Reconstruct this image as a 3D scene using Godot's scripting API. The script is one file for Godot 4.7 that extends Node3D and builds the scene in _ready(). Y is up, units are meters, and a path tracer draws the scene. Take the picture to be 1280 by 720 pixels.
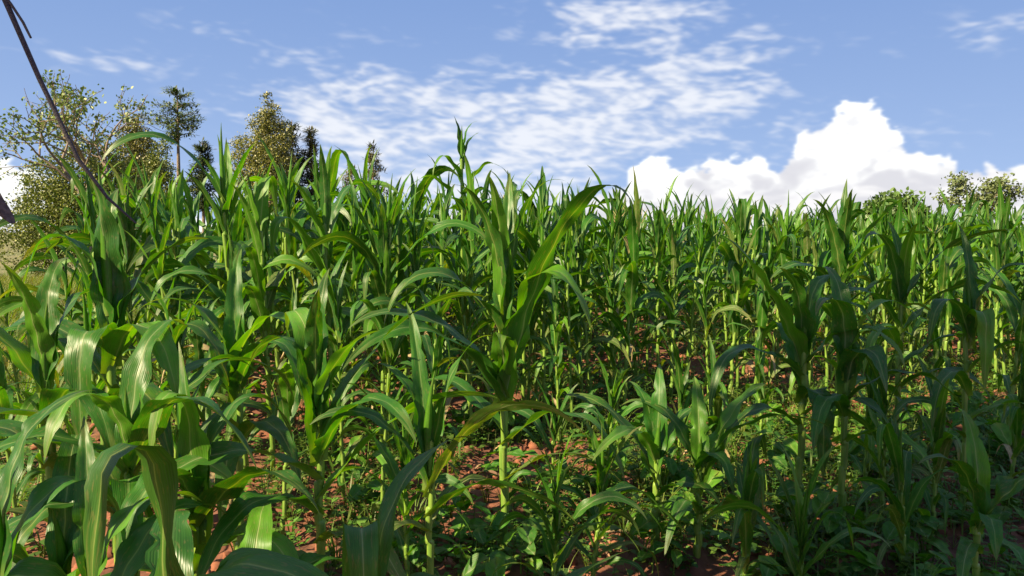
extends Node3D

# ------------------------------------------------------------------ helpers
var rng := RandomNumberGenerator.new()
var taken := {}
var M := {}
var LIB := {}
var NOI := FastNoiseLite.new()
const EXPOSURE := 2.65
const SKY := 1.07 / EXPOSURE

class MB:
	var v := PackedVector3Array()
	var n := PackedVector3Array()
	var uv := PackedVector2Array()
	var c := PackedColorArray()
	var idx := PackedInt32Array()
	var use_color := false
	func grid(p: Array, rows: int, cols: int, col := Color.WHITE) -> void:
		# p: row-major points; rows run along the piece, columns across it
		var b := v.size()
		for i in rows:
			for j in cols:
				var i0 := maxi(i - 1, 0)
				var i1 := mini(i + 1, rows - 1)
				var j0 := maxi(j - 1, 0)
				var j1 := mini(j + 1, cols - 1)
				var du: Vector3 = p[i1 * cols + j] - p[i0 * cols + j]
				var dv: Vector3 = p[i * cols + j1] - p[i * cols + j0]
				var nn := dv.cross(du)
				v.append(p[i * cols + j])
				n.append(nn.normalized() if nn.length_squared() > 1e-16 else Vector3.UP)
				uv.append(Vector2(float(j) / (cols - 1), float(i) / (rows - 1)))
				c.append(col)
		for i in rows - 1:
			for j in cols - 1:
				var a := b + i * cols + j
				idx.append_array(PackedInt32Array([a, a + cols, a + 1, a + cols, a + cols + 1, a + 1]))
	func tube(pts: Array, radii: Array, sides := 6, col := Color.WHITE) -> void:
		var b := v.size()
		var rows := pts.size()
		var ref := Vector3(0.31, 0.2, 0.93)
		var nrm := Vector3.ZERO
		for i in rows:
			var t: Vector3 = (pts[mini(i + 1, rows - 1)] - pts[maxi(i - 1, 0)]).normalized()
			if nrm == Vector3.ZERO:
				if absf(t.dot(ref)) > 0.95:
					ref = Vector3(1, 0, 0)
				nrm = (ref - t * t.dot(ref)).normalized()
			else:
				nrm = (nrm - t * t.dot(nrm)).normalized()
			var bn := t.cross(nrm)
			for j in sides + 1:
				var a := TAU * j / sides
				var o := nrm * cos(a) + bn * sin(a)
				v.append(pts[i] + o * float(radii[i]))
				n.append(o)
				uv.append(Vector2(float(j) / sides, float(i) / maxi(rows - 1, 1)))
				c.append(col)
		var cs := sides + 1
		for i in rows - 1:
			for j in sides:
				var a := b + i * cs + j
				idx.append_array(PackedInt32Array([a, a + cs, a + 1, a + cs, a + cs + 1, a + 1]))
	func card(at: Vector3, along: Vector3, side: Vector3, col := Color.WHITE, cup := 0.0) -> void:
		# one small leaf: a pointed six-sided blade folded a little along its midrib
		var b := v.size()
		var up := side.cross(along).normalized()
		var l := along.length()
		v.append(at)
		v.append(at + along * 0.36 + side + up * cup * l)
		v.append(at + along * 0.36 - side + up * cup * l)
		v.append(at + along * 0.72 + side * 0.68 + up * cup * l * 0.5)
		v.append(at + along * 0.72 - side * 0.68 + up * cup * l * 0.5)
		v.append(at + along - up * cup * l)
		for k in 6:
			n.append(up)
			c.append(col)
		uv.append_array(PackedVector2Array([Vector2(0.5, 0), Vector2(1, 0.36), Vector2(0, 0.36), Vector2(0.9, 0.72), Vector2(0.1, 0.72), Vector2(0.5, 1)]))
		idx.append_array(PackedInt32Array([b, b + 2, b + 1, b + 1, b + 2, b + 3, b + 2, b + 4, b + 3, b + 3, b + 4, b + 5]))
	func done() -> ArrayMesh:
		var a := []
		a.resize(Mesh.ARRAY_MAX)
		a[Mesh.ARRAY_VERTEX] = v
		a[Mesh.ARRAY_NORMAL] = n
		a[Mesh.ARRAY_TEX_UV] = uv
		if use_color:
			a[Mesh.ARRAY_COLOR] = c
		a[Mesh.ARRAY_INDEX] = idx
		var m := ArrayMesh.new()
		m.add_surface_from_arrays(Mesh.PRIMITIVE_TRIANGLES, a)
		return m

func numbered(s: String) -> String:
	var k: int = taken.get(s, 0)
	taken[s] = k + 1
	return s if k == 0 else "%s_%03d" % [s, k]

func tag(o: Node, label: String, category := "", group := "", kind := "") -> void:
	if label != "":
		o.set_meta("label", label)
	if category != "":
		o.set_meta("category", category)
	if group != "":
		o.set_meta("group", group)
	if kind != "":
		o.set_meta("kind", kind)

func base(called: String, at: Vector3) -> Node3D:
	var o := Node3D.new()
	o.name = numbered(called)
	add_child(o)
	o.position = at
	return o

func inst(mesh: Mesh, mat: Material, called: String, parent: Node, xf := Transform3D.IDENTITY) -> MeshInstance3D:
	var o := MeshInstance3D.new()
	o.mesh = mesh
	o.material_override = mat
	o.name = numbered(called) if parent == self else called
	parent.add_child(o, true)
	o.transform = xf
	return o

func sm(a: float, b: float, x: float) -> float:
	var t := clampf((x - a) / (b - a), 0.0, 1.0)
	return t * t * (3.0 - 2.0 * t)

func lin(r: float, g: float, b: float) -> Color:
	return Color(r, g, b).linear_to_srgb()

# ------------------------------------------------------------------ sky
var n1 := FastNoiseLite.new()
var n2 := FastNoiseLite.new()
var n3 := FastNoiseLite.new()
var n4 := FastNoiseLite.new()

func blob(x: float, y: float, cx: float, cy: float, rx: float, ry: float) -> float:
	var a := (x - cx) / rx
	var b := (y - cy) / ry
	return exp(-(a * a + b * b))

func sky_at(az: float, el: float) -> Color:
	# az, el in degrees; az 0 is the way the camera looks
	if el < -1.0:
		return Color(0.06, 0.07, 0.04)
	var d := Vector3(sin(deg_to_rad(az)) * cos(deg_to_rad(el)), sin(deg_to_rad(el)), -cos(deg_to_rad(az)) * cos(deg_to_rad(el)))
	var h := clampf(el / 90.0, 0.0, 1.0)
	var k := pow(1.0 - h, 5.0)
	var col := Color(0.115, 0.235, 0.56).lerp(Color(0.42, 0.575, 0.86), k)
	# high broken cloud on a flat layer
	var q := Vector2(d.x, d.z) / (maxf(d.y, 0.0) + 0.11)
	var ex := az * cos(deg_to_rad(el)) * 0.85
	var ey := el * 2.3
	var wx := n2.get_noise_2d(ex * 5.0, ey * 5.0) * 1.3
	var wy := n2.get_noise_2d(ex * 5.0 + 500.0, ey * 5.0) * 1.3
	var f := n1.get_noise_2d((ex + wx) * 6.0, (ey + wy) * 6.0)
	var fine := n3.get_noise_2d((ex + wx * 0.5 + ey * 0.3) * 26.0, (ey + wy * 0.5) * 26.0)
	var m := 0.0
	m += 1.0 * blob(az, el, -11.5, 8.0, 9.5, 4.6)
	m += 0.7 * blob(az, el, 3.0, 7.0, 8.5, 4.0)
	m += 1.0 * blob(az, el, 10.5, 9.5, 9.5, 3.4)
	m += 0.75 * blob(az, el, 8.5, 15.5, 7.5, 2.1)
	m += 0.55 * blob(az, el, 17.0, 12.8, 3.5, 1.4)
	m += 0.55 * blob(az, el, 33.0, 12.6, 6.0, 1.2)
	m += 0.5 * blob(az, el, -29.0, 11.2, 5.0, 1.0)
	m += 0.30 * blob(az, el, -22.5, 13.8, 4.0, 1.4)
	m += 0.75 * blob(az, el, -5.0, 2.6, 26.0, 2.4)
	m += 0.4 * blob(az, el, 26.5, 6.3, 6.0, 1.6)
	var outside := sm(40.0, 60.0, absf(az)) + sm(24.0, 36.0, el)
	m = lerpf(m, 0.45 + 0.9 * n2.get_noise_2d(q.x * 6.0 + 90.0, q.y * 6.0), minf(outside, 1.0))
	m = clampf(m, 0.0, 1.0)
	var den := sm(-0.10, 0.95, f * 0.70 + fine * 0.50 + m * 0.95 - 0.36)
	den *= minf(1.0, m * 2.2)
	var cc := Color(0.80, 0.83, 0.90).lerp(Color(0.93, 0.94, 0.97), sm(-0.3, 0.4, fine + f * 0.5))
	col = col.lerp(cc, den * 0.80)
	# heaped cloud low down, all round
	var top := 0.0
	var ref := [[-200, 2.5], [-38, 2.6], [-34, 4.4], [-31.5, 3.2], [-28, 1.6], [-22, 1.0], [-10, 1.4], [4, 1.7], [8.4, 3.0], [9.2, 5.0], [11.0, 5.3], [13.0, 4.4], [15.0, 5.1], [18.0, 5.3], [19.4, 4.3], [20.4, 5.8], [21.4, 7.6], [22.6, 7.9], [24.2, 8.8], [25.8, 8.5], [26.8, 6.9], [27.9, 5.4], [29.5, 4.6], [33, 4.0], [38, 4.2], [44, 5.5], [52, 3.0], [70, 4.0], [200, 2.5]]
	for i in ref.size() - 1:
		if az >= ref[i][0] and az < ref[i + 1][0]:
			top = lerpf(ref[i][1], ref[i + 1][1], sm(0.0, 1.0, (az - ref[i][0]) / (ref[i + 1][0] - ref[i][0])))
	if absf(az) > 50.0:
		top += n2.get_noise_2d(az * 1.2, 7.0) * 4.0 * sm(50.0, 70.0, absf(az))
	var bil := 1.0 - absf(n4.get_noise_2d(az * 3.6, el * 4.4)) * 2.0
	var bil2 := 1.0 - absf(n4.get_noise_2d(az * 10.0 + 77.0, el * 12.0)) * 2.0
	var e := top - el + (bil - 0.45) * 0.95 + (bil2 - 0.45) * 0.40
	var a := sm(-0.03, 0.36, e + n3.get_noise_2d(az * 30.0, el * 34.0) * 0.14)
	# turreted body white, its spread-out base grey
	var bs := 4.7 + n1.get_noise_2d(az * 3.0, 40.0) * 1.8 - absf(az - 24.0) * 0.10
	var body := sm(-1.3, 1.3, el - bs + (bil - 0.5) * 1.6 + n3.get_noise_2d(az * 9.0, el * 16.0) * 1.2)
	var streak := sm(-0.1, 0.45, n1.get_noise_2d(az * 5.0 + 11.0, el * 16.0) + n3.get_noise_2d(az * 12.0, el * 26.0) * 0.4)
	var greyc := Color(0.72, 0.72, 0.77).lerp(Color(0.93, 0.92, 0.93), streak)
	var white := Color(0.88, 0.885, 0.91).lerp(Color(1.14, 1.15, 1.12), sm(0.1, 0.8, bil * 0.6 + bil2 * 0.4))
	var cum := greyc.lerp(white, maxf(body, sm(0.5, 0.0, e) * 0.6))
	return col.lerp(cum, a) * SKY

func make_sky() -> ImageTexture:
	n1.seed = 11
	n1.frequency = 0.03
	n1.fractal_octaves = 5
	n2.seed = 5
	n2.frequency = 0.03
	n2.fractal_octaves = 3
	n3.seed = 23
	n3.frequency = 0.025
	n3.fractal_octaves = 4
	n4.seed = 31
	n4.frequency = 0.06
	n4.fractal_octaves = 4
	var W := 2048
	var lo := Image.create(256, 256, false, Image.FORMAT_RGBF)
	for y in 256:
		for x in 256:
			lo.set_pixel(x, y, sky_at(_az(x + 0.5, 256), 90.0 - (y + 0.5) / 256.0 * 180.0))
	lo.resize(W, W, Image.INTERPOLATE_BILINEAR)
	for y in range(int(W * (90.0 - 30.0) / 180.0), int(W * 91.5 / 180.0)):
		var el := 90.0 - (y + 0.5) / W * 180.0
		for x in range(-int(W * 44.0 / 360.0), int(W * 44.0 / 360.0)):
			var xx := posmod(x, W)
			lo.set_pixel(xx, y, sky_at(_az(xx + 0.5, W), el))
	return ImageTexture.create_from_image(lo)

func _az(x: float, w: int) -> float:
	var a := x / w * 360.0
	return a if a < 180.0 else a - 360.0

# ------------------------------------------------------------------ materials
func leaf_texture(blade: Color, rib: Color, sd: int, spots := 0.0) -> Array:
	# u across the blade, v from the stalk to the tip; colours are linear
	var w := 96
	var h := 384
	var im := Image.create(w, h, false, Image.FORMAT_RGB8)
	var hm := Image.create(w, h, false, Image.FORMAT_L8)
	var r := RandomNumberGenerator.new()
	r.seed = sd
	var fn := FastNoiseLite.new()
	fn.seed = sd
	fn.frequency = 0.02
	fn.fractal_octaves = 4
	var vein := []
	for x in w:
		vein.append(r.randf_range(-1.0, 1.0) * 0.5 + sin(x * TAU / 6.0) * 0.5)
	for y in h:
		var t := float(y) / h
		for x in w:
			var s := (x + 0.5) / w * 2.0 - 1.0
			var bw := 0.055 * (1.0 - t * 0.55)
			var mid := exp(-pow(s / bw, 2.0))
			var halo := exp(-pow(s / (bw * 4.5), 2.0)) * 0.18
			var g := 1.0 + 0.17 * float(vein[x]) + 0.34 * fn.get_noise_2d(x * 0.9, y * 0.35) + 0.12 * fn.get_noise_2d(x * 5.0, y * 1.4 + 900.0)
			var cb := Color(blade.r * g, blade.g * g, blade.b * g)
			var yel := sm(0.25, 0.6, fn.get_noise_2d(x * 1.2 + 300.0, y * 0.5)) * 0.22
			cb = cb.lerp(Color(0.14, 0.28, 0.02), yel)
			if spots > 0.0:
				var sp := sm(0.30, 0.42, fn.get_noise_2d(x * 4.0 + 50.0, y * 2.2)) * spots
				cb = cb.lerp(Color(0.30, 0.22, 0.10), sp)
				var tip := sm(0.80, 1.0, t + fn.get_noise_2d(x * 2.0, y * 0.6 + 90.0) * 0.25) * spots
				cb = cb.lerp(Color(0.36, 0.27, 0.13), tip)
			cb = cb.lerp(Color(0.22, 0.31, 0.055), sm(0.13, 0.0, t) * 0.85)
			cb = cb.lerp(rib, clampf(mid * 0.85 + halo, 0.0, 1.0))
			im.set_pixel(x, y, cb.linear_to_srgb())
			var hh := 0.5 + 0.22 * float(vein[x]) - 0.30 * mid + 0.20 * fn.get_noise_2d(x * 1.4, y * 0.9 + 40.0)
			hm.set_pixel(x, y, Color(hh, hh, hh))
	hm.bump_map_to_normal_map(1.6)
	im.generate_mipmaps()
	return [ImageTexture.create_from_image(im), ImageTexture.create_from_image(hm)]

func leaf_mat(tex: Array, tint: Color, rough: float, back: Color) -> StandardMaterial3D:
	var m := StandardMaterial3D.new()
	m.albedo_texture = tex[0]
	m.albedo_color = tint
	m.roughness = rough
	m.metallic_specular = 0.48
	m.normal_enabled = true
	m.normal_texture = tex[1]
	m.normal_scale = 0.9
	m.backlight_enabled = true
	m.backlight = back
	m.cull_mode = BaseMaterial3D.CULL_DISABLED
	return m

func noise_mat(c1: Color, c2: Color, c3: Color, freq: float, scale: float, rough: float, sd: int, vc := false) -> StandardMaterial3D:
	var m := StandardMaterial3D.new()
	var fn := FastNoiseLite.new()
	fn.seed = sd
	fn.frequency = freq
	fn.fractal_octaves = 5
	var g := Gradient.new()
	g.offsets = PackedFloat32Array([0.25, 0.5, 0.75])
	g.colors = PackedColorArray([c1.linear_to_srgb(), c2.linear_to_srgb(), c3.linear_to_srgb()])
	var t := NoiseTexture2D.new()
	t.width = 512
	t.height = 512
	t.seamless = true
	t.noise = fn
	t.color_ramp = g
	m.albedo_texture = t
	var nt := NoiseTexture2D.new()
	nt.width = 512
	nt.height = 512
	nt.seamless = true
	nt.noise = fn
	nt.as_normal_map = true
	nt.bump_strength = 6.0
	m.normal_enabled = true
	m.normal_texture = nt
	m.uv1_triplanar = true
	m.uv1_scale = Vector3.ONE * scale
	m.roughness = rough
	m.vertex_color_use_as_albedo = vc
	return m

func foliage_mat(rough := 0.5, back := Color(0.5, 0.6, 0.15)) -> StandardMaterial3D:
	var m := StandardMaterial3D.new()
	m.vertex_color_use_as_albedo = true
	m.roughness = rough
	m.backlight_enabled = true
	m.backlight = back
	m.cull_mode = BaseMaterial3D.CULL_DISABLED
	return m

func make_materials() -> void:
	var green := leaf_texture(Color(0.056, 0.178, 0.020), Color(0.30, 0.38, 0.16), 3, 0.3)
	var deep := leaf_texture(Color(0.042, 0.148, 0.022), Color(0.27, 0.36, 0.14), 8, 0.25)
	var fresh := leaf_texture(Color(0.098, 0.262, 0.018), Color(0.32, 0.40, 0.14), 14, 0.25)
	var worn := leaf_texture(Color(0.105, 0.180, 0.030), Color(0.34, 0.38, 0.18), 21, 0.9)
	var back := Color(1.0, 1.0, 0.25)
	M.leaf = [leaf_mat(green, Color.WHITE, 0.38, back), leaf_mat(deep, Color.WHITE, 0.36, back), leaf_mat(green, Color(0.92, 1.0, 0.86), 0.44, back), leaf_mat(fresh, Color.WHITE, 0.42, back), leaf_mat(deep, Color(1.0, 0.97, 0.84), 0.42, back)]
	M.worn = leaf_mat(worn, Color.WHITE, 0.5, back)
	M.fresh = M.leaf[3]
	var dry := leaf_texture(Color(0.36, 0.27, 0.13), Color(0.48, 0.40, 0.24), 33)
	M.dry = leaf_mat(dry, Color.WHITE, 0.7, Color(0.6, 0.5, 0.3))
	M.stalk = noise_mat(Color(0.10, 0.19, 0.026), Color(0.15, 0.255, 0.03), Color(0.21, 0.30, 0.05), 0.015, 3.0, 0.45, 4)
	M.stalk.uv1_scale = Vector3(9.0, 0.9, 9.0)
	M.stalk.normal_scale = 0.3
	M.tassel = noise_mat(Color(0.30, 0.24, 0.10), Color(0.42, 0.34, 0.15), Color(0.52, 0.42, 0.2), 0.05, 6.0, 0.7, 6)
	M.soil = noise_mat(Color(0.55, 0.55, 0.55), Color(0.85, 0.85, 0.85), Color(1, 1, 1), 0.012, 1.7, 0.95, 9, true)
	M.clod = noise_mat(Color(0.13, 0.045, 0.022), Color(0.24, 0.085, 0.042), Color(0.33, 0.13, 0.07), 0.02, 9.0, 0.95, 12)
	M.bark = noise_mat(Color(0.09, 0.065, 0.045), Color(0.19, 0.14, 0.10), Color(0.30, 0.24, 0.18), 0.03, 1.5, 0.9, 15)
	M.twig = noise_mat(Color(0.02, 0.018, 0.022), Color(0.045, 0.038, 0.045), Color(0.08, 0.068, 0.072), 0.04, 20.0, 0.85, 17)
	M.dead = noise_mat(Color(0.05, 0.04, 0.04), Color(0.09, 0.075, 0.075), Color(0.14, 0.11, 0.10), 0.03, 14.0, 0.9, 19)
	M.dead.cull_mode = BaseMaterial3D.CULL_DISABLED
	M.foliage = foliage_mat()
	M.bean = [leaf_mat(fresh, Color(0.8, 0.9, 0.9), 0.5, back), leaf_mat(green, Color.WHITE, 0.5, back), leaf_mat(fresh, Color(1, 1, 0.9), 0.5, back)]
	M.weed = foliage_mat(0.5, Color(0.85, 0.95, 0.3))
	M.litter = foliage_mat(0.8, Color(0.3, 0.25, 0.15))

# ------------------------------------------------------------------ maize
func interp(a: Array, t: float) -> float:
	var f := t * (a.size() - 1)
	var i := mini(int(f), a.size() - 2)
	var u := f - i
	u = u * u * (3.0 - 2.0 * u) * 0.5 + u * 0.5
	return lerpf(a[i], a[i + 1], u)

func blade(length: float, width: float, angs: Array, twist := 0.0, ripple := 0.6, sd := 1, segs := 18, cols := 7, yaw_bend := 0.0, fold := 0.0) -> ArrayMesh:
	# a maize leaf that leaves the stalk at the origin and heads along +X; angs are its elevations from foot to tip in degrees
	var r := RandomNumberGenerator.new()
	r.seed = sd * 77 + 5
	var ph := [r.randf() * TAU, r.randf() * TAU]
	var fq := [r.randf_range(16.0, 26.0), r.randf_range(16.0, 26.0)]
	var wob := r.randf_range(-1.0, 1.0)
	var p := Vector3.ZERO
	var pts := []
	var step := length / segs
	for i in segs + 1:
		var t := float(i) / segs
		var e := deg_to_rad(interp(angs, t))
		var yw := deg_to_rad(yaw_bend) * t * t + 0.10 * wob * sin(t * 5.0)
		var head := Vector3(cos(yw), 0, -sin(yw))
		var side := Vector3(sin(yw), 0, cos(yw))
		var dir := head * cos(e) + Vector3.UP * sin(e)
		var up := Vector3.UP * cos(e) - head * sin(e)
		var tw := deg_to_rad(twist) * sm(0.1, 1.0, t) + 0.25 * wob * sin(t * 7.0 + ph[0])
		var s2 := side * cos(tw) + up * sin(tw)
		var u2 := up * cos(tw) - side * sin(tw)
		var w := width * 0.5 * (0.56 + 0.44 * sm(0.0, 0.30, t)) * pow(maxf(1.0 - pow(t, 2.3), 0.0), 0.92) + 0.0008
		var ch := lerpf(0.95, 0.20, sm(0.0, 0.32, t)) + fold
		var rag := [1.0 - 0.07 * r.randf(), 1.0 - 0.07 * r.randf()]
		if r.randf() < 0.10:
			rag[r.randi() % 2] = r.randf_range(0.55, 0.85)
		for j in cols:
			var s := float(j) / (cols - 1) * 2.0 - 1.0
			var k := 0 if s < 0.0 else 1
			var rp: float = sin(t * fq[k] + ph[k]) * ripple * 0.34 * s * s * sm(0.02, 0.25, t) * (1.0 - 0.5 * t)
			var across: float = absf(s) * w * (rag[k] if absf(s) > 0.7 else 1.0)
			pts.append(p + s2 * signf(s) * across * cos(ch * (1.0 - 0.35 * absf(s))) + u2 * (across * sin(ch * (1.0 - 0.35 * absf(s))) + (rp + 0.06 * sin(t * fq[0] * 1.7 + s * 2.2 + ph[1]) * sm(0.05, 0.3, t)) * w))
		p += dir * step
	var mb := MB.new()
	mb.grid(pts, segs + 1, cols)
	return mb.done()

func stalk_mesh(h: float, r0: float, r1: float, nodes: int, sd: int) -> ArrayMesh:
	# canes wrapped in leaf sheaths: each storey flares a little and steps in at the node above
	var r := RandomNumberGenerator.new()
	r.seed = sd
	var pts := []
	var rad := []
	var lean := Vector3(r.randf_range(-1, 1), 0, r.randf_range(-1, 1)) * 0.02 * h
	for k in nodes:
		var a := float(k) / nodes
		var b := float(k + 1) / nodes
		var ra := lerpf(r0, r1, a)
		for q in [[0.0, 1.08], [0.05, 0.96], [0.5, 1.0], [0.86, 1.06], [0.97, 1.10]]:
			var t: float = lerpf(a, b, q[0])
			var zig := Vector3(0.003 * (1 if k % 2 else -1), 0, 0)
			pts.append(Vector3(0, t * h, 0) + lean * t * t + zig)
			rad.append(ra * q[1])
	pts.append(Vector3(0, h, 0) + lean)
	rad.append(r1 * 0.6)
	var mb := MB.new()
	mb.tube(pts, rad, 9)
	return mb.done()

func spear_mesh(h: float, w: float, sd: int) -> ArrayMesh:
	# the furled youngest leaves at the tip: a rolled, slightly bent cone
	var r := RandomNumberGenerator.new()
	r.seed = sd
	var pts := []
	var rad := []
	var b := Vector3(r.randf_range(-1, 1), 0, r.randf_range(-1, 1)) * 0.10 * h
	for i in 10:
		var t := i / 9.0
		pts.append(Vector3(0, t * h, 0) + b * t * t)
		rad.append(w * (0.55 + 0.45 * sm(0.0, 0.35, t)) * pow(1.0 - t, 0.8) + 0.0006)
	var mb := MB.new()
	mb.tube(pts, rad, 7)
	return mb.done()

func tassel_mesh(sd: int) -> ArrayMesh:
	var r := RandomNumberGenerator.new()
	r.seed = sd
	var mb := MB.new()
	mb.tube([Vector3.ZERO, Vector3(0, 0.12, 0), Vector3(0.004, 0.30, 0.002)], [0.004, 0.0045, 0.002], 5)
	for k in 9:
		var a := r.randf() * TAU
		var y := r.randf_range(0.04, 0.16)
		var l := r.randf_range(0.10, 0.18)
		var o := Vector3(cos(a), 0, sin(a))
		mb.tube([Vector3(0, y, 0), Vector3(0, y + l * 0.5, 0) + o * l * 0.22, Vector3(0, y + l * 0.92, 0) + o * l * 0.5], [0.002, 0.0034, 0.0012], 4)
	return mb.done()

func make_library() -> void:
	var r := RandomNumberGenerator.new()
	r.seed = 401
	LIB.up = []
	LIB.arch = []
	LIB.kink = []
	LIB.low = []
	for k in 9:
		var d := r.randf_range(-7.0, 7.0)
		LIB.up.append(blade(r.randf_range(0.42, 0.58), r.randf_range(0.065, 0.09), [84 + d, 80 + d, 74 + d, 66 + d, r.randf_range(20, 60)], r.randf_range(-50, 50), 0.4, 100 + k, 14, 5, 0, 0.25))
	for k in 12:
		var d := r.randf_range(-10.0, 8.0)
		var q := r.randf_range(-25.0, 20.0)
		LIB.arch.append(blade(r.randf_range(0.60, 0.80), r.randf_range(0.080, 0.105), [66 + d, 60 + d, 34 + q, -22 + q, -66], r.randf_range(-70, 70), 0.7, 200 + k, 16, 5, r.randf_range(-30, 30)))
	for k in 7:
		var d := r.randf_range(-8.0, 8.0)
		LIB.kink.append(blade(r.randf_range(0.55, 0.75), r.randf_range(0.080, 0.10), [72 + d, 70 + d, 62 + d, -78, -86], r.randf_range(-40, 40), 0.6, 300 + k, 18, 5, r.randf_range(-20, 20)))
	for k in 7:
		var d := r.randf_range(-12.0, 12.0)
		LIB.low.append(blade(r.randf_range(0.50, 0.68), r.randf_range(0.060, 0.080), [48 + d, 36 + d, -10 + d, -60, -80], r.randf_range(-90, 90), 0.9, 400 + k, 16, 5, r.randf_range(-40, 40)))
	LIB.stalk = []
	for k in 6:
		LIB.stalk.append(stalk_mesh(1.0, 0.0145, 0.0085, 8, 500 + k))
	LIB.spear = []
	for k in 5:
		LIB.spear.append(spear_mesh(0.34, 0.016, 600 + k))
	LIB.tassel = []
	for k in 3:
		LIB.tassel.append(tassel_mesh(700 + k))

func pick(a: Array) -> Variant:
	return a[rng.randi() % a.size()]

func maize(x: float, z: float, height: float, label: String, group := "", tassel := false, lod := 1.0, tone := -1) -> Node3D:
	# a grown plant: a cane with leaves in two opposite ranks, upright young leaves round a furled spear
	var o := base("maize_plant", Vector3(x, ground_y(x, z), z))
	o.rotation_degrees = Vector3(rng.randf_range(-5, 5), 0, rng.randf_range(-5, 5))
	var sh := height * 0.74
	var s := clampf(height / 1.75, 0.6, 1.2)
	inst(pick(LIB.stalk), M.stalk, "stalk", o, Transform3D(Basis.from_scale(Vector3(s, sh, s)), Vector3.ZERO))
	var az := rng.randf() * 360.0
	var nl := int((11 + rng.randi() % 3) * lod)
	for k in nl:
		var t := (k + 1.0) / nl
		var y := sh * lerpf(0.08, 0.97, pow(t, 0.85))
		var kind := "arch"
		var u := rng.randf()
		if t > 0.72:
			kind = "up" if u < 0.80 else ("arch" if u < 0.94 else "kink")
		elif t < 0.28:
			kind = "low"
		else:
			kind = "arch" if u < 0.70 else ("kink" if u < 0.85 else "low")
		var ls := s * rng.randf_range(0.82, 1.12) * (0.85 if t < 0.3 else 1.0)
		var a := az + (180.0 if k % 2 else 0.0) + rng.randf_range(-32.0, 32.0)
		var mt: Material = pick(M.leaf) if tone < 0 or rng.randf() < 0.35 else M.leaf[tone]
		if t > 0.3 and rng.randf() < 0.05:
			mt = M.worn
		if t < 0.3 and rng.randf() < 0.45:
			mt = M.worn if rng.randf() < 0.75 else M.dry
		var bs := Basis(Vector3.UP, deg_to_rad(a)) * Basis(Vector3.FORWARD, rng.randf_range(-0.10, 0.10)) * Basis.from_scale(Vector3(ls, ls, ls * rng.randf_range(0.72, 1.05)))
		inst(pick(LIB[kind]), mt, "leaf", o, Transform3D(bs, Vector3(0, y, 0)))
	if tassel:
		inst(pick(LIB.tassel), M.tassel, "tassel", o, Transform3D(Basis.from_scale(Vector3.ONE * s), Vector3(0, sh * 0.97, 0)))
	else:
		inst(pick(LIB.spear), M.fresh, "spear_leaf", o, Transform3D(Basis(Vector3.UP, rng.randf() * TAU) * Basis.from_scale(Vector3(s, s * rng.randf_range(0.9, 1.3), s)), Vector3(0, sh * 0.95, 0)))
	tag(o, label, "maize plant", group)
	return o

func hero(x: float, z: float, stalk_h: float, rad: float, label: String, leaves: Array, group := "", spear := 0.0, size := 1.0) -> Node3D:
	# a plant near the lens with every leaf set: [height, azimuth, length, width, [elevations], twist, material]
	var o := base("maize_plant", Vector3(x, ground_y(x, z), z))
	var sd := int(absf(x * 1000.0) + absf(z * 100.0))
	inst(stalk_mesh(stalk_h, rad * 0.88, rad * 0.62, 7, sd), M.stalk, "stalk", o)
	var k := 0
	for l in leaves:
		var mt: Material = M.worn if l.size() > 6 and l[6] == M.worn else M.leaf[(sd + k * 3) % 5]
		var az: float = l[1]
		# side-going leaves turn a face to the viewer: young ones lean back, old ones forward
		var c := cos(deg_to_rad(az))
		if absf(c) > 0.9:
			var sw := 32.0 if l.size() > 6 and (l[6] == M.leaf[3] or l[6] == M.leaf[2]) else -30.0
			az += sw * signf(c)
		var m := blade(l[2] * 1.06, l[3] * 1.12, l[4], l[5] if l.size() > 5 else 0.0, 0.8, sd + k * 13, 30, 9, l[7] if l.size() > 7 else 0.0, 0.38 if float(l[4][-1]) > 15.0 else 0.0)
		inst(m, mt, "leaf", o, Transform3D(Basis(Vector3.UP, deg_to_rad(az)), Vector3(0, l[0], 0)))
		k += 1
	if spear > 0.0:
		inst(spear_mesh(spear, rad * 1.15, sd), M.fresh, "spear_leaf", o, Transform3D(Basis.IDENTITY, Vector3(0, stalk_h * 0.96, 0)))
	o.scale = Vector3.ONE * size
	tag(o, label, "maize plant", group)
	return o

# ------------------------------------------------------------------ ground
func ground_y(x: float, z: float) -> float:
	var r := Vector2(x, z).length()
	var near := 1.0 - sm(14.0, 30.0, r)
	return near * (NOI.get_noise_2d(x * 60.0, z * 60.0) * 0.05 + sin((z + x * 0.12) * TAU / 0.72) * 0.025) + NOI.get_noise_2d(x * 4.0, z * 4.0) * 0.12 * sm(6.0, 20.0, r) + 0.045 * clampf(-z - 4.5, 0.0, 7.0) * sm(-4.5, -2.0, x)

func axis(lo: float, hi: float, fine_lo: float, fine_hi: float, cell: float) -> PackedFloat32Array:
	var a := PackedFloat32Array()
	var p := fine_lo
	while p < fine_hi:
		a.append(p)
		p += cell
	var c := cell
	while p < hi:
		a.append(p)
		c *= 1.22
		p += c
	a.append(hi)
	var b := PackedFloat32Array()
	p = fine_lo
	c = cell
	while true:
		c *= 1.22
		p -= c
		if p <= lo:
			break
		b.append(p)
	b.append(lo)
	b.reverse()
	b.append_array(a)
	return b

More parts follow.
